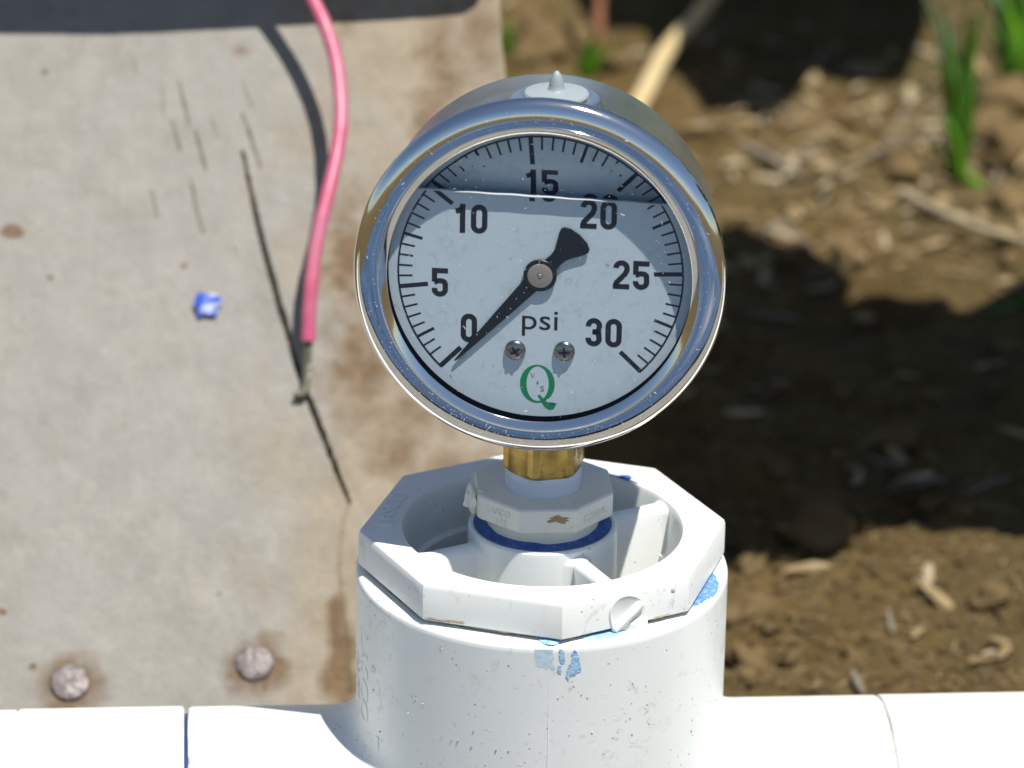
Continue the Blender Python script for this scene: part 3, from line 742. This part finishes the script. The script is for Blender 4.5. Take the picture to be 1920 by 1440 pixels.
for pts, w, dp in (([(333, 145), (345, 200), (357, 245)], .75, .6), ([(366, 245), (376, 285), (386, 325)], .8, .7), ([(320, 220), (337, 285)], .6, .5), ([(282, 350), (296, 415)], .55, .4),
                   ([(356, 335), (368, 395), (382, 445)], .7, .6), ([(453, 212), (470, 260), (488, 315)], .75, .7), ([(302, 150), (306, 220)], .5, .3), ([(395, 215), (408, 260)], .45, .3), ([(452, 150), (474, 205)], .5, .3), ([(250, 110), (256, 140)], .5, .3), ([(440, 462), (447, 490)], .4, .3)):
    crack(pts, w, dp)
# splintered edge line running down to the corner
crk0 = crk.copy(); crack([(652, 950), (640, 985), (634, 1060), (640, 1130), (650, 1220), (655, 1300)], 1.0, .28, False); crk = np.maximum(crk0, crk*.4)
def blob(px, py, rx, ry, seed, soft=.9, amp=1.2):
    c = bst(px, py); k = .118; d = np.hypot((XB-c[0])/(rx*k), (SA-c[1])/(ry*k*1.08)); d = d+(fbm(XB/3.5, SA/3.5, seed, 4)-.47)*amp
    return np.clip((1-d)/soft, 0, 1)
st = np.zeros_like(H)
for b in ((650, 480, 70, 140, 51), (680, 690, 105, 170, 53), (640, 1190, 26, 75, 55), (652, 1290, 40, 50, 57), (825, 130, 60, 140, 59), (900, 60, 60, 140, 61), (745, 850, 90, 60, 63), (860, 880, 100, 50, 65), (800, 230, 50, 100, 67), (705, 600, 40, 160, 69), (760, 780, 120, 60, 71), (640, 60, 60, 26, 73), (455, 95, 25, 14, 75)):
    st = np.maximum(st, blob(*b)*(1.0 if b[4] < 60 else .8))
for b in ((133, 1288, 74, 74, 81), (482, 1251, 68, 70, 83)): st = np.maximum(st, np.clip(blob(*b, soft=.5, amp=.6), 0, 1)*.95)
for b in ((632, 1160, 26, 70, 55), (640, 1235, 34, 80, 56), (648, 1290, 40, 60, 57), (625, 1275, 34, 50, 58)): st = np.maximum(st, blob(*b, soft=.6, amp=.7))
for b in ((345, 498, 8, 7, 85), (25, 435, 26, 18, 87), (95, 520, 7, 6, 88), (410, 1113, 6, 6, 89), (5, 1148, 12, 9, 91), (62, 1250, 7, 6, 93), (497, 1290, 8, 11, 95), (84, 135, 9, 8, 97)): st = np.maximum(st, blob(*b, soft=.4))
warm = np.clip((XB+62+(fbm(XB/9, SA/16, 99, 4)-.47)*44)/26, 0, 1)
P = B0+np.stack([XB, 0*XB, 0*XB], -1)+SA[..., None]*BE+H[..., None]*BN
nr, nc = XB.shape; idx = np.arange(nr*nc).reshape(nr, nc)
F = np.stack([idx[:-1, :-1], idx[:-1, 1:], idx[1:, 1:], idx[1:, :-1]], -1).reshape(-1, 4).tolist()
V = P.reshape(-1, 3); nb = len(V)
ring = list(idx[0, :])+list(idx[1:, -1])+list(idx[-1, -2::-1])+list(idx[-2:0:-1, 0])
edge = [V[i]-BN*17 for i in ring]; k = len(ring)
V = np.concatenate([V, edge]); F += [[ring[i], nb+i, nb+(i+1) % k, ring[(i+1) % k]] for i in range(k)]+[[nb+i for i in range(k-1, -1, -1)]]
WOOD = mat('weathered_wood', (.4, .36, .3), .85, spec=.25)
surf = mk('plank', V, F, WOOD, board, sharp=45)
for nm, arr in (('stain', st), ('warm', warm), ('crack', crk)):
    at = surf.data.attributes.new(nm, 'FLOAT', 'POINT'); at.data.foreach_set('value', np.concatenate([arr.reshape(-1), np.zeros(k)]).astype(np.float32))
n_ = N(WOOD)
def attr(nm):
    a = n_.new('ShaderNodeAttribute'); a.attribute_name = nm; return a.outputs['Fac']
mp = n_.new('ShaderNodeMapping'); mp.inputs['Scale'].default_value = (1.0, .35, .35); n_.link(n_.coord(), mp.inputs['Vector'])
c = n_.ramp(n_.noise(90, 7, .68), [(.28, (.215, .206, .184)), (.5, (.258, .247, .222)), (.72, (.305, .292, .263))])
c = n_.mix(n_.ramp(n_.noise(900, 5, .75, vec=mp.outputs[0]), [(.46, (0, 0, 0)), (.72, (.3,)*3)]), c, (.20, .18, .145))
mp2 = n_.new('ShaderNodeMapping'); mp2.inputs['Rotation'].default_value = (0, 0, .28); mp2.inputs['Scale'].default_value = (1, .16, .16); n_.link(n_.coord(), mp2.inputs['Vector'])
c = n_.mix(n_.ramp(n_.noise(420, 5, .7, vec=mp2.outputs[0]), [(.48, (0, 0, 0)), (.74, (.35,)*3)]), c, (.205, .19, .16))
c = n_.mix(n_.ramp(n_.noise(240, 6, .75), [(.50, (0, 0, 0)), (.70, (.4,)*3)]), c, (.35, .338, .308))
c = n_.mix(n_.ramp(n_.noise(55, 3, .6), [(.42, (0, 0, 0)), (.62, (.5,)*3)]), c, (.27, .262, .245))
c = n_.mix(n_.math('MULTIPLY', attr('warm'), .6), c, n_.ramp(n_.noise(140, 6, .7), [(.3, (.20, .145, .082)), (.65, (.32, .255, .165))]))
c = n_.mix(n_.math('MULTIPLY', attr('stain'), .85), c, n_.ramp(n_.noise(260, 5, .7), [(.3, (.075, .042, .018)), (.7, (.17, .105, .05))]))
c = n_.mix(n_.math('MULTIPLY', attr('crack'), .75), c, (.10, .085, .045))
vo = n_.new('ShaderNodeTexVoronoi'); vo.inputs['Scale'].default_value = 170; n_.link(n_.coord(), vo.inputs['Vector'])
fl = n_.math('MULTIPLY', n_.math('LESS_THAN', vo.outputs['Distance'], .065), n_.math('GREATER_THAN', n_.noise(60, 2), .56))
n_.base(c); n_.bump(n_.noise(420, 8, .72), .55, .0012)
# nails
for (px, py, r, sd) in ((131, 1279, 4.1, 2), (478, 1243, 4.1, 5)):
    cpt = bpix(px, py, .6)
    V, F = rev([(r*.98, -1.2), (r, -.1), (r*.95, .3), (r*.75, .55), (r*.35, .65), (.01, .68)], 32)
    q = []
    for x, y, h in V:
        h2 = h*.8+.22*mnoise.noise(Vector((x*.9, y*.9, sd))); q.append(cpt+np.array([x, 0, 0])+BE*y+BN*h2)
    mk('nail_head', q, F, RUST, board)

# blue plastic scrap
c0 = bpix(391, 573, 1.0); V, F = lump(1, 4.3, 2, .55, 1.3, (3.1, 3.4, 1.1))
o = mk('plastic_scrap', [c0+np.array([v[0], 0, 0])+BE*v[1]+BN*(v[2]) for v in V], F, CHIPBLUE, None, smooth=False, base=c0); tag(o, 'small shiny blue plastic scrap lying on the grey board', 'scrap')

# pink wire
wp = [(578, 640, 5.5), (579, 600, 7.5), (583, 540, 10.5), (591, 470, 13), (603, 410, 15), (618, 350, 16), (632, 285, 16.5), (639, 225, 17), (637, 165, 17), (629, 110, 17), (614, 60, 17), (592, 10, 17)]
path = [bpix(x, y, d) for x, y, d in wp]
extra = [bpix(560, -45, 17), bpix(520, -95, 17), bpix(470, -140, 18), np.array([-85, 209, 64.]), np.array([-120, 213, 76.]), np.array([-190, 214, 80.]), np.array([-260, 216, 60.]), np.array([-300, 220, -20.]), np.array([-330, 240, -112.])]
wire = thing('electrical_wire', tuple(bpix(568, 745, .5)), 'pink insulated wire with bare end touching the crack in the board', 'wire')
sp = spline(path+extra, 150)
V, F = tube(sp, [1.6*(1+.025*math.sin(i*.9)+.015*math.sin(i*2.3)) for i in range(len(sp))], 18); mk('insulation', V, F, PINK, wire, sharp=60)
core = spline([bpix(579, 628, 6.0), bpix(577, 655, 4.6), bpix(575, 690, 2.8), bpix(573, 722, 1.6), bpix(566, 740, 1.2), bpix(560, 744, 1.4)], 40)
for k in range(4):
    pth = []
    for i, p in enumerate(core):
        q = i*.42+k*math.pi/2; rr = .55 if i < 34 else .7+.06*(i-34); pth.append(p+np.array([1, 0, 0])*rr*math.cos(q)+np.array([0, -.5, .85])*rr*math.sin(q)*.8)
    V, F = tube(pth, .48, 8); mk('copper_strand', V, F, STRAND, wire)

# ------------------------------------------------------------------ block and plank above the board (added, unseen; the plank is shaped to throw the shadow at its top)
CONC = mat('concrete', (.34, .33, .31), .9); n_ = N(CONC); n_.base(n_.ramp(n_.noise(120, 6, .7), [(.3, (.26, .25, .23)), (.7, (.42, .41, .38))])); n_.bump(n_.noise(300, 6), .7, .002)
blk = thing('concrete_block', (-110, 265, GZ), 'grey concrete block with two hollows, added behind the leaning board under the plank', 'block')
mm = Mesh()
for x0, x1, y0, y1 in ((-215, -20, 224, 244), (-215, -20, 290, 310), (-215, -193, 244, 290), (-128, -108, 244, 290), (-42, -20, 244, 290)):
    mm.add(*box(((x0+x1)/2, (y0+y1)/2, (GZ-2+89.5)/2), (x1-x0-.02, y1-y0-.02, 89.5-GZ+2)))
mm.build('shell', CONC, blk, smooth=False)
OLDW = mat('shadow_plank', (.4, .35, .28), .85); n_ = N(OLDW); mp = n_.new('ShaderNodeMapping'); mp.inputs['Scale'].default_value = (.15, 1, 1); n_.link(n_.coord(), mp.inputs['Vector']); n_.base(n_.ramp(n_.noise(160, 6, .7, vec=mp.outputs[0]), [(.3, (.30, .26, .20)), (.7, (.48, .43, .35))]))
front = [(x+8.4, y-8.7) for x, y in [(-330, 191.0), (-200, 191.3), (-120, 191.7), (-90, 191.2), (-60, 193.3), (-40, 194.8), (-20, 196.2), (-11, 197.4), (-8.3, 199.5), (-7.4, 203)]]
out = front+[(2, 420), (-330, 420)]; n = len(out)
V = [(x, y, 90) for x, y in out]+[(x, y, 109) for x, y in out]
o = mk('plank', V, [tuple(range(n-1, -1, -1)), tuple(range(n, 2*n))]+[(i, (i+1) % n, n+(i+1) % n, n+i) for i in range(n)], OLDW, None, smooth=False, base=(-120, 280, 90)); tag(o, 'pale plank added on the concrete block to shadow the top of the board', 'plank')

# ------------------------------------------------------------------ added, unseen plants; their leaves are outlined to cast the soil shadows
LEAF = mat('shade_leaf', (.055, .12, .025), .5); n_ = N(LEAF); n_.base(n_.ramp(n_.noise(60, 5, .6), [(.3, (.035, .085, .016)), (.7, (.085, .17, .04))])); n_.bump(n_.noise(140, 4), .5, .003)
STEM = mat('leaf_stalk', (.16, .22, .07), .5)
def shadow_plant(base, label, leaves):
    t = thing('added_squash', base, label, 'plant', 'added unseen squash plants shading the soil')
    for poly, kk in [(p_, k_+d_) if f_ == 1 else ([tuple(np.mean(p_, 0)+(np.array(q_)-np.mean(p_, 0))*f_) for q_ in p_], k_+d_) for p_, k_ in leaves for f_, d_ in ((1, 0), (.82, 45), (.72, 85))]:  # smaller leaves stacked above to cut more sky light
        P = [gnd(*q)+SUN*kk for q in poly]; c = sum(P)/len(P); k = len(P); V = [c+np.array([0, 0, 5])]; F = []
        for ring in (.5, 1.0):
            for i, p in enumerate(P): V.append(c+(p-c)*ring+np.array([0, 0, (6 if ring < 1 else 0)+3*math.sin(i*1.7)]))
        F = [(0, 1+i, 1+(i+1) % k) for i in range(k)]+[(1+i, 1+k+i, 1+k+(i+1) % k, 1+(i+1) % k) for i in range(k)]
        o = mk('leaf', V, F, LEAF, t); md = o.modifiers.new('thickness', 'SOLIDIFY'); md.thickness = .0006
        b = np.array(base, float); Vt, Ft = tube(spline([b, b+(c-b)*np.array([.25, .25, .75]), c+np.array([(b-c)[0]*.12, (b-c)[1]*.12, 2]), c+np.array([0, 0, 4])], 24), [5-3*i/24 for i in range(25)], 8); mk('leaf_stalk', Vt, Ft, STEM, t)
    return t
LA = [(1180, 470), (1260, 450), (1330, 445), (1360, 418), (1400, 410), (1428, 440), (1450, 468), (1510, 462), (1560, 480), (1590, 530), (1592, 620), (1580, 720), (1590, 860), (1580, 950), (1592, 1010), (1560, 1060), (1510, 1068), (1440, 1058), (1375, 1072), (1300, 1080), (1180, 1060), (1080, 980), (1050, 860), (1060, 700), (1100, 560)]
LB = [(1550, 580), (1620, 560), (1700, 556), (1760, 560), (1790, 588), (1815, 592), (1850, 574), (1920, 545), (2020, 540), (2110, 620), (2150, 780), (2090, 940), (2010, 1010), (1925, 1022), (1860, 1000), (1800, 998), (1760, 1002), (1700, 985), (1640, 984), (1600, 1000), (1560, 960), (1540, 800), (1535, 680)]
shadow_plant((330, 330, GZ), 'leafy squash plant added to shadow the soil to the right of the pipe', [(LA, 265), (LB, 235)])
LC = [(1215, 60), (1255, 100), (1268, 150), (1290, 200), (1330, 236), (1390, 242), (1440, 236), (1480, 205), (1505, 165), (1530, 145), (1600, 168), (1690, 152), (1716, 116), (1740, 40), (1720, -120), (1640, -330), (1430, -420), (1230, -330), (1150, -120), (1120, -20), (1160, 40)]
LE = [(a_, b_-170) for a_, b_ in [(1690, 120), (1760, 96), (1830, 60), (1900, 50), (1990, 40), (2080, -60), (2060, -260), (1900, -380), (1740, -300), (1660, -100)]]
LD = [(a_, b_-12) for a_, b_ in [(965, -15), (1010, 30), (1060, 25), (1100, 50), (1150, 55), (1220, 40), (1260, -60), (1210, -260), (1080, -330), (960, -260), (925, -120)]]
shadow_plant((120, 900, GZ), 'leafy squash plant added to shadow the soil far behind the gauge', [(LC, 215), (LE, 250), (LD, 190)])

def sky_screen(base, label, spots, seed):  # added dense leaves that keep sky light off the soil
    t = thing('added_squash', base, label, 'plant', 'added unseen squash plants shading the soil'); r = random.Random(seed)
    for (x, y, z, R) in spots:
        c = np.array([x, y, z], float); k = 22; tx, ty = r.uniform(-.5, .5), r.uniform(-.5, .5); ph = r.uniform(0, 6.28); V = [c+np.array([0, 0, 4])]
        for ring in (.5, 1.0):
            for i in range(k):
                q = 6.283*i/k; rr = R*ring*(1+.16*math.cos(5*q+ph)+.05*math.sin(11*q)); dx, dy = rr*math.cos(q), rr*math.sin(q); V.append(c+np.array([dx, dy, dx*tx+dy*ty+(5 if ring < 1 else 0)]))
        o = mk('leaf', V, [(0, 1+i, 1+(i+1) % k) for i in range(k)]+[(1+i, 1+k+i, 1+k+(i+1) % k, 1+(i+1) % k) for i in range(k)], LEAF, t); md = o.modifiers.new('thickness', 'SOLIDIFY'); md.thickness = .0006
        b = np.array(base, float); Vt, Ft = tube(spline([b, b+(c-b)*np.array([.3, .3, .7]), c+np.array([0, 0, 2])], 16), [5-3*i/16 for i in range(17)], 7); mk('leaf_stalk', Vt, Ft, STEM, t)
hr = random.Random(5)
sky_screen((430, 480, GZ), 'broad dense squash plant added beyond the right end of the pipe to block sky light', [(q := hr.uniform(-60, 250), (hr.uniform(300, 430)+.227*(q+113)*.6, hr.uniform(120, 820), q, hr.uniform(60, 95)))[1] for _ in range(26)], 3)
sky_screen((120, 1120, GZ), 'broad dense squash plant added farther back than the reed and grass to block sky light', [(hr.uniform(-250, 420), hr.uniform(880, 1150), hr.uniform(-60, 130), hr.uniform(70, 110)) for _ in range(30)], 4)

# pale concrete strip added in front of the pipe to bounce light onto the fittings
xs = np.arange(-700, 901, 20.0); ys = np.array([-205., -200, -170, -140, -110, -85, -62, -57]); XX, YY = np.meshgrid(xs, ys)
ZZ = GZ+11+(fbm(XX/60, YY/60, 71, 3)-.45)*1.5; ZZ[0] = GZ-8; ZZ[-1] = GZ-8
idx = np.arange(XX.size).reshape(XX.shape)
BOUNCE = mat('bounce_concrete', (.42, .41, .38), .9); n_ = N(BOUNCE); n_.base(n_.ramp(n_.noise(60, 6, .7), [(.3, (.17, .16, .14)), (.7, (.27, .26, .235))])); n_.bump(n_.noise(260, 6), .6, .002)
o = mk('bounce_strip', np.stack([XX, YY, ZZ], -1).reshape(-1, 3), np.stack([idx[:-1, :-1], idx[:-1, 1:], idx[1:, 1:], idx[1:, :-1]], -1).reshape(-1, 4), BOUNCE, None, base=(0, -170, GZ)); tag(o, kind='structure')

# blue sheet added in front of the pipe for its reflection in the bezel
TARP = mat('reflection_tarp', (.03, .065, .13), .5); n_ = N(TARP); n_.base(n_.ramp(n_.noise(7, 5, .6), [(.3, (.012, .03, .07)), (.5, (.028, .066, .14)), (.7, (.055, .10, .18))]))
xs = np.arange(-400, 401, 12.0); ys = np.arange(-1500, -213, 13.0); XX, YY = np.meshgrid(xs, ys)
ZZ = GZ+3+(fbm(XX/150, YY/150, 77, 4)-.3).clip(0)*70+(fbm(XX/40, YY/40, 78, 3)-.3).clip(0)*10
ny2, nx2 = XX.shape; idx = np.arange(ny2*nx2).reshape(ny2, nx2)
o = mk('reflection_tarp', np.stack([XX, YY, ZZ], -1).reshape(-1, 3), np.stack([idx[:-1, :-1], idx[:-1, 1:], idx[1:, 1:], idx[1:, :-1]], -1).reshape(-1, 4), TARP, None, sharp=None, base=(0, -600, GZ)); tag(o, 'crumpled blue tarpaulin added in front of the pipe to reflect in the bezel', 'tarpaulin')

# ------------------------------------------------------------------ straw, chips, clods, sticks, grass
STRAW = []
for i, (a, b) in enumerate((((.25, .18, .083), (.34, .26, .14)), ((.17, .115, .055), (.25, .18, .09)), ((.16, .135, .10), (.23, .20, .155)), ((.31, .25, .15), (.40, .34, .23)))):
    m_ = mat('straw_%s' % ('tan', 'brown', 'grey', 'pale')[i], a, .75); n_ = N(m_); n_.base(n_.ramp(n_.noise(220, 4), [(.3, a), (.7, b)])); STRAW.append(m_)
def chip_mesh(L, W, T, seed):
    """a curled splinter: bent, tapered, uneven"""
    r = random.Random(seed); n = 6; V = []; bend = r.uniform(-.05, .05); tw = r.uniform(-.8, .8)
    for i in range(n+1):
        t = i/n*2-1; w = W*(1-.55*abs(t)**3)*(1+.2*r.uniform(-1, 1)); tk = T*(1-.5*abs(t)**2); cz = bend*L*(t*t-.4); cy = .03*L*math.sin(t*2+seed)
        for dx, dz in ((-w/2, -tk*.2), (-w*.25, tk*.5), (w*.25, tk*.55), (w/2, -tk*.15), (0, -tk*.5)):
            a = tw*t; V.append((t*L/2, cy+dx*math.cos(a)-dz*math.sin(a), cz+dx*math.sin(a)+dz*math.cos(a)))
    F = [(i*5+k, (i+1)*5+k, (i+1)*5+(k+1) % 5, i*5+(k+1) % 5) for i in range(n) for k in range(5)]+[(4, 3, 2, 1, 0), tuple(n*5+k for k in range(5))]
    return V, F
variants = []
for i in range(14):
    L = (7, 9, 10, 12, 14, 16, 18, 8, 11, 20, 6, 13, 9, 24)[i]; W = (2.4, 3.2, 1.6, 3.6, 2.2, 4.0, 1.6, 4.2, 2.6, 1.8, 3.0, 1.5, 2.0, 1.3)[i]
    V, F = chip_mesh(L, W, W*.45, i+3); me = bpy.data.meshes.new('straw_chip'); me.from_pydata((np.array(V)*MM).tolist(), [], F); me.polygons.foreach_set('use_smooth', [True]*len(me.polygons)); me.set_sharp_from_angle(angle=math.radians(40))
    me.materials.append(STRAW[(0, 0, 1, 3, 2, 0, 1, 0, 3, 2, 1, 0, 3, 1)[i]]); variants.append(me)
def put_chip(x, y, px=True, vi=None, rz=None, lift=None):
    p = gpix(x, y) if px else np.array([x, y, gz(x, y)])
    o = bpy.data.objects.new('straw_chip', variants[vi if vi is not None else random.randrange(14)]); col.objects.link(o)
    o.location = Vector((p[0], p[1], gz(p[0], p[1])+(lift if lift is not None else random.uniform(.8, 3.0))))*MM
    o.rotation_euler = (random.uniform(-.4, .4), random.uniform(-.3, .3), rz if rz is not None else random.uniform(0, 6.28)); s = random.uniform(.5, 1.05); o.scale = (s, s, s)
    tag(o, 'bleached straw or wood chip lying on the bare soil', 'wood chip', 'straw and wood chips scattered on the soil')
cnt = 0
while cnt < 240:
    px = random.uniform(1180, 1930); py = random.uniform(40, 560)
    w = math.exp(-((px-1750)/330)**2-((py-290)/150)**2)+.10
    if random.random() > w: continue
    put_chip(px, py); cnt += 1
for _ in range(24): put_chip(random.uniform(1240, 1920), random.uniform(600, 1000))
for _ in range(6): put_chip(random.uniform(1600, 1920), random.uniform(1180, 1300))
for _ in range(14): put_chip(random.uniform(940, 1240), random.uniform(20, 240))
for px, py, vi, rz in ((1740, 1095, 3, 1.35), (1752, 1130, 5, 2.0), (1512, 1082, 5, 0.0), (1726, 1120, 8, 1.9), (1880, 1240, 10, .9), (1840, 1250, 2, .4), (1475, 300, 9, -.35), (1440, 285, 6, -.4), (1640, 210, 7, .4), (1520, 165, 7, 1.2)): put_chip(px, py, True, vi, rz, 2.5)
# fine litter nobody could count
mm = Mesh()
for i in range(900):
    px = random.uniform(1180, 1960); py = random.uniform(10, 1300); p = gpix(px, py); L = random.uniform(1.2, 4); q = random.uniform(0, 6.28); w = random.uniform(.25, .7)
    d = np.array([math.cos(q), math.sin(q), random.uniform(-.2, .3)])*L/2; e = np.array([-math.sin(q), math.cos(q), 0])*w/2; z = np.array([0, 0, gz(p[0], p[1])-p[2]+.5])
    mm.add([p+z-d-e, p+z-d+e, p+z+d+e*.6, p+z+d-e*.6, p+z+np.array([0, 0, w*.6])], [(0, 1, 4), (1, 2, 4), (2, 3, 4), (3, 0, 4)])
o = mm.build('plant_litter', STRAW[0], None, smooth=False); tag(o, kind='stuff', label='fine broken straw littering the soil')
# clods
CLOD = mat('soil_clod', (.24, .165, .09), .95, spec=.15); n_ = N(CLOD); n_.base(n_.ramp(n_.noise(120, 6, .65), [(.3, (.10, .066, .03)), (.7, (.20, .145, .07))])); n_.bump(n_.noise(300, 7, .7), .9, .003)
clods = []
for i in range(8):
    V, F = lump(1, i*2.3+1, 3, .42, 1.3, (1, .85+.1*(i % 3), .7)); me = bpy.data.meshes.new('soil_clod'); me.from_pydata((V*MM).tolist(), [], F); me.polygons.foreach_set('use_smooth', [True]*len(me.polygons)); me.materials.append(CLOD); clods.append(me)
def put_clod(px, py, r, vi=None):
    p = gpix(px, py); o = bpy.data.objects.new('soil_clod', clods[vi if vi is not None else random.randrange(8)]); col.objects.link(o)
    o.location = Vector((p[0], p[1], gz(p[0], p[1])+r*.25))*MM; o.scale = (r, r, r); o.rotation_euler = (random.uniform(-.5, .5), random.uniform(-.5, .5), random.uniform(0, 6.28))
    tag(o, 'rounded lump of dry brown earth lying on the soil', 'soil clod', 'earth clods on the soil')
for px, py, r in ((1398, 1070, 5.5), (1395, 1165, 5.5), (1405, 1260, 6.0), (1445, 1205, 2.2), (1535, 1010, 9), (1060, 80, 10), (1010, 110, 9), (1280, 1010, 8), (1600, 1240, 3), (1900, 300, 10), (1880, 215, 11), (1850, 260, 8), (1690, 330, 6), (1860, 1130, 5), (1480, 1250, 2.5), (975, 60, 8), (1150, 130, 6), (1640, 470, 4), (1910, 390, 8)): put_clod(px, py, r)
for _ in range(34): put_clod(random.uniform(1250, 1920), random.uniform(180, 1000), random.uniform(1.8, 5))

mm = Mesh(); CR = [lump(1, i*1.7+.4, 1, .5, 1.4, (1, .9, .75)) for i in range(9)]
for i in range(2600):
    px = random.uniform(1200, 1960); py = random.uniform(120, 1310) if random.random() < .6 else random.uniform(1000, 1310); p = gpix(px, py); r = random.choice((.4, .5, .6, .8, .8, 1.0, 1.3, 1.7)); V, F = CR[i % 9]; a = random.uniform(0, 6.28); c_, s_ = math.cos(a), math.sin(a)
    z0 = gz(p[0], p[1])+r*.2; mm.add(np.stack([p[0]+r*(V[:, 0]*c_-V[:, 1]*s_), p[1]+r*(V[:, 0]*s_+V[:, 1]*c_), z0+r*V[:, 2]], 1), F)
o = mm.build('soil_crumbs', CLOD, None); tag(o, kind='stuff', label='fine loose crumbs of earth covering the soil')

# sticks
def stick(name, pts, r0, r1, m_, label, cat='stick', seg=12):
    sp = spline(pts, 30); V, F = tube(sp, [r0+(r1-r0)*i/30+.12*math.sin(i*1.3) for i in range(31)], seg); o = mk(name, V, F, m_, None, base=pts[0], sharp=50); tag(o, label, cat); return o
REED = mat('dry_reed', (.58, .46, .25), .6); n_ = N(REED); n_.base(n_.ramp(n_.noise(70, 5), [(.3, (.48, .36, .17)), (.7, (.66, .54, .32))]))
def gup(px, py, h): p = gpix(px, py); return hit(px, py, (0, 0, gz(p[0], p[1])+h), (0, 0, 1))
stick('dry_reed', [gup(1150, 280, 4), gup(1205, 182, 7), gup(1252, 92, 10), gup(1300, 40, 13), gup(1345, -20, 17), gup(1420, -120, 20)], 3.1, 2.3, REED, 'thick pale dry reed lying on the soil behind the gauge')
stick('dead_stem', [gup(1690, 360, 3), gup(1760, 395, 5), gup(1830, 425, 4), gup(1930, 455, 4)], 1.5, 1.0, STRAW[3], 'long thin pale dead stem lying across the straw')
stick('grey_twig', [gup(1385, 268, 3), gup(1450, 300, 4), gup(1520, 345, 2)], 1.4, 1.0, STRAW[2], 'thin grey twig lying on sunlit soil among straw')
b = gpix(1118, 118)
stick('red_stem', [b, b+np.array([.6, 2, 22]), b+np.array([1.6, 4, 48]), b+np.array([3, 8, 90])], 1.9, 1.5, mat('red_stem', (.45, .21, .12), .5), 'thin upright reddish plant stem behind the gauge', 'plant stem')

GRASS = []
for i, (a, b_) in enumerate((((.09, .26, .012), (.18, .42, .03)), ((.045, .15, .02), (.10, .25, .035)), ((.09, .19, .10), (.15, .28, .16)))):
    m_ = mat('grass_%s' % ('bright', 'deep', 'bluish')[i], a, .45); n_ = N(m_); n_.base(n_.ramp(n_.noise(50, 3), [(.3, a), (.7, b_)])); GRASS.append(m_)
def blade(base, tip, w, matl, parent, sag=.12, seed=0):
    base = np.array(base, float); tip = np.array(tip, float); d = tip-base; L = np.linalg.norm(d); n = 12; s = np.cross(d, [random.uniform(-.5, .5), 1, .2]); s /= np.linalg.norm(s); f = np.cross(s, d/L); V = []
    bow = np.array([d[0], d[1], 0]); bow /= np.linalg.norm(bow)+1e-6
    for i in range(n+1):
        t = i/n; p = base+d*t+np.array([0, 0, 1])*sag*L*math.sin(math.pi*t)*.5-bow*sag*L*math.sin(math.pi*t)*.4; ww = w*.78*(1-t**2.2)*(.65+.6*min(1, t*3)); V += [p-s*ww/2, p+f*ww*.16, p+s*ww/2, p-f*ww*.1]
    F = [(i*4+k, i*4+(k+1) % 4, (i+1)*4+(k+1) % 4, (i+1)*4+k) for i in range(n) for k in range(4)]
    return mk('blade', V, F, matl, parent, sharp=None)
def clump(px, py, label, blades):
    b = gpix(px, py); t = thing('grass_clump', tuple(b), label, 'grass')
    for dx, dy, tipx, tipy, h, w, mi in blades:
        bb = b+np.array([dx, dy, -1]); tp = hit(tipx, tipy, b+np.array([0, -h*.25, 0]), (0, 1, .12)); blade(bb, tp, w, GRASS[mi], t)
    return t
clump(1795, 322, 'tallest tuft of green grass growing out of the straw mulch', [(-1, 0, 1770, 40, 20, 3.7, 0), (1, 1, 1815, -40, 10, 3.1, 1), (2, -1, 1845, 120, 20, 3.1, 0), (0, 2, 1735, -60, -10, 3.1, 2), (-2, 0, 1790, 150, 25, 3.4, 1), (1, 0, 1800, 90, 5, 3.7, 1), (-1, 1, 1780, 10, 0, 3.1, 2), (3, 0, 1880, 395, 25, 3.4, 0), (2, 0, 1845, 350, 25, 2.6, 0), (1, -2, 1760, 200, 20, 3.0, 0), (0, 1, 1700, -70, -5, 2.6, 2), (2, 2, 1860, -60, 0, 2.6, 0), (-2, 1, 1750, 90, 10, 2.4, 0), (1, 2, 1830, 30, 5, 2.6, 1), (2, -2, 1900, 430, 22, 2.2, 0), (0, -1, 1835, 250, 15, 2.4, 0), (-1, -1, 1740, 260, 15, 2.2, 1)])
clump(1905, 160, 'bright green grass tuft growing behind the straw mulch', [(0, 0, 1870, -20, 10, 7, 0), (2, 1, 1915, -60, 5, 7, 0), (-2, 0, 1850, 40, 10, 5, 1), (1, -2, 1945, 40, 10, 6, 0), (0, 2, 1825, -60, -5, 5, 2), (-3, 1, 1880, 60, 15, 5, 1), (3, 1, 1990, 100, 15, 6, 1), (-2, 1, 1890, -60, 0, 6, 1)])
clump(1097, 150, 'few short green blades sprouting beside the reddish stem', [(0, 0, 1122, 50, 8, 4.6, 0), (1, 0, 1158, 84, 10, 4.0, 0), (-1, 0, 1100, 80, 6, 4.4, 0), (1, 1, 1142, 96, 8, 3.6, 0), (0, -1, 1112, 95, 10, 4.4, 0), (2, 0, 1132, 70, 8, 3.2, 0)])
clump(955, 105, 'small green sprout growing close to the edge of the board', [(0, 0, 946, 30, 5, 4.0, 0), (1, 0, 958, 55, 5, 3.4, 1), (-1, 0, 940, 60, 4, 3.4, 0)])
clump(1960, 590, 'dark blades of grass lying in shade on the soil', [(0, 0, 1840, 585, 20, 6, 1), (0, 1, 1890, 560, 20, 6, 1), (1, 0, 1960, 520, 10, 5, 1)])
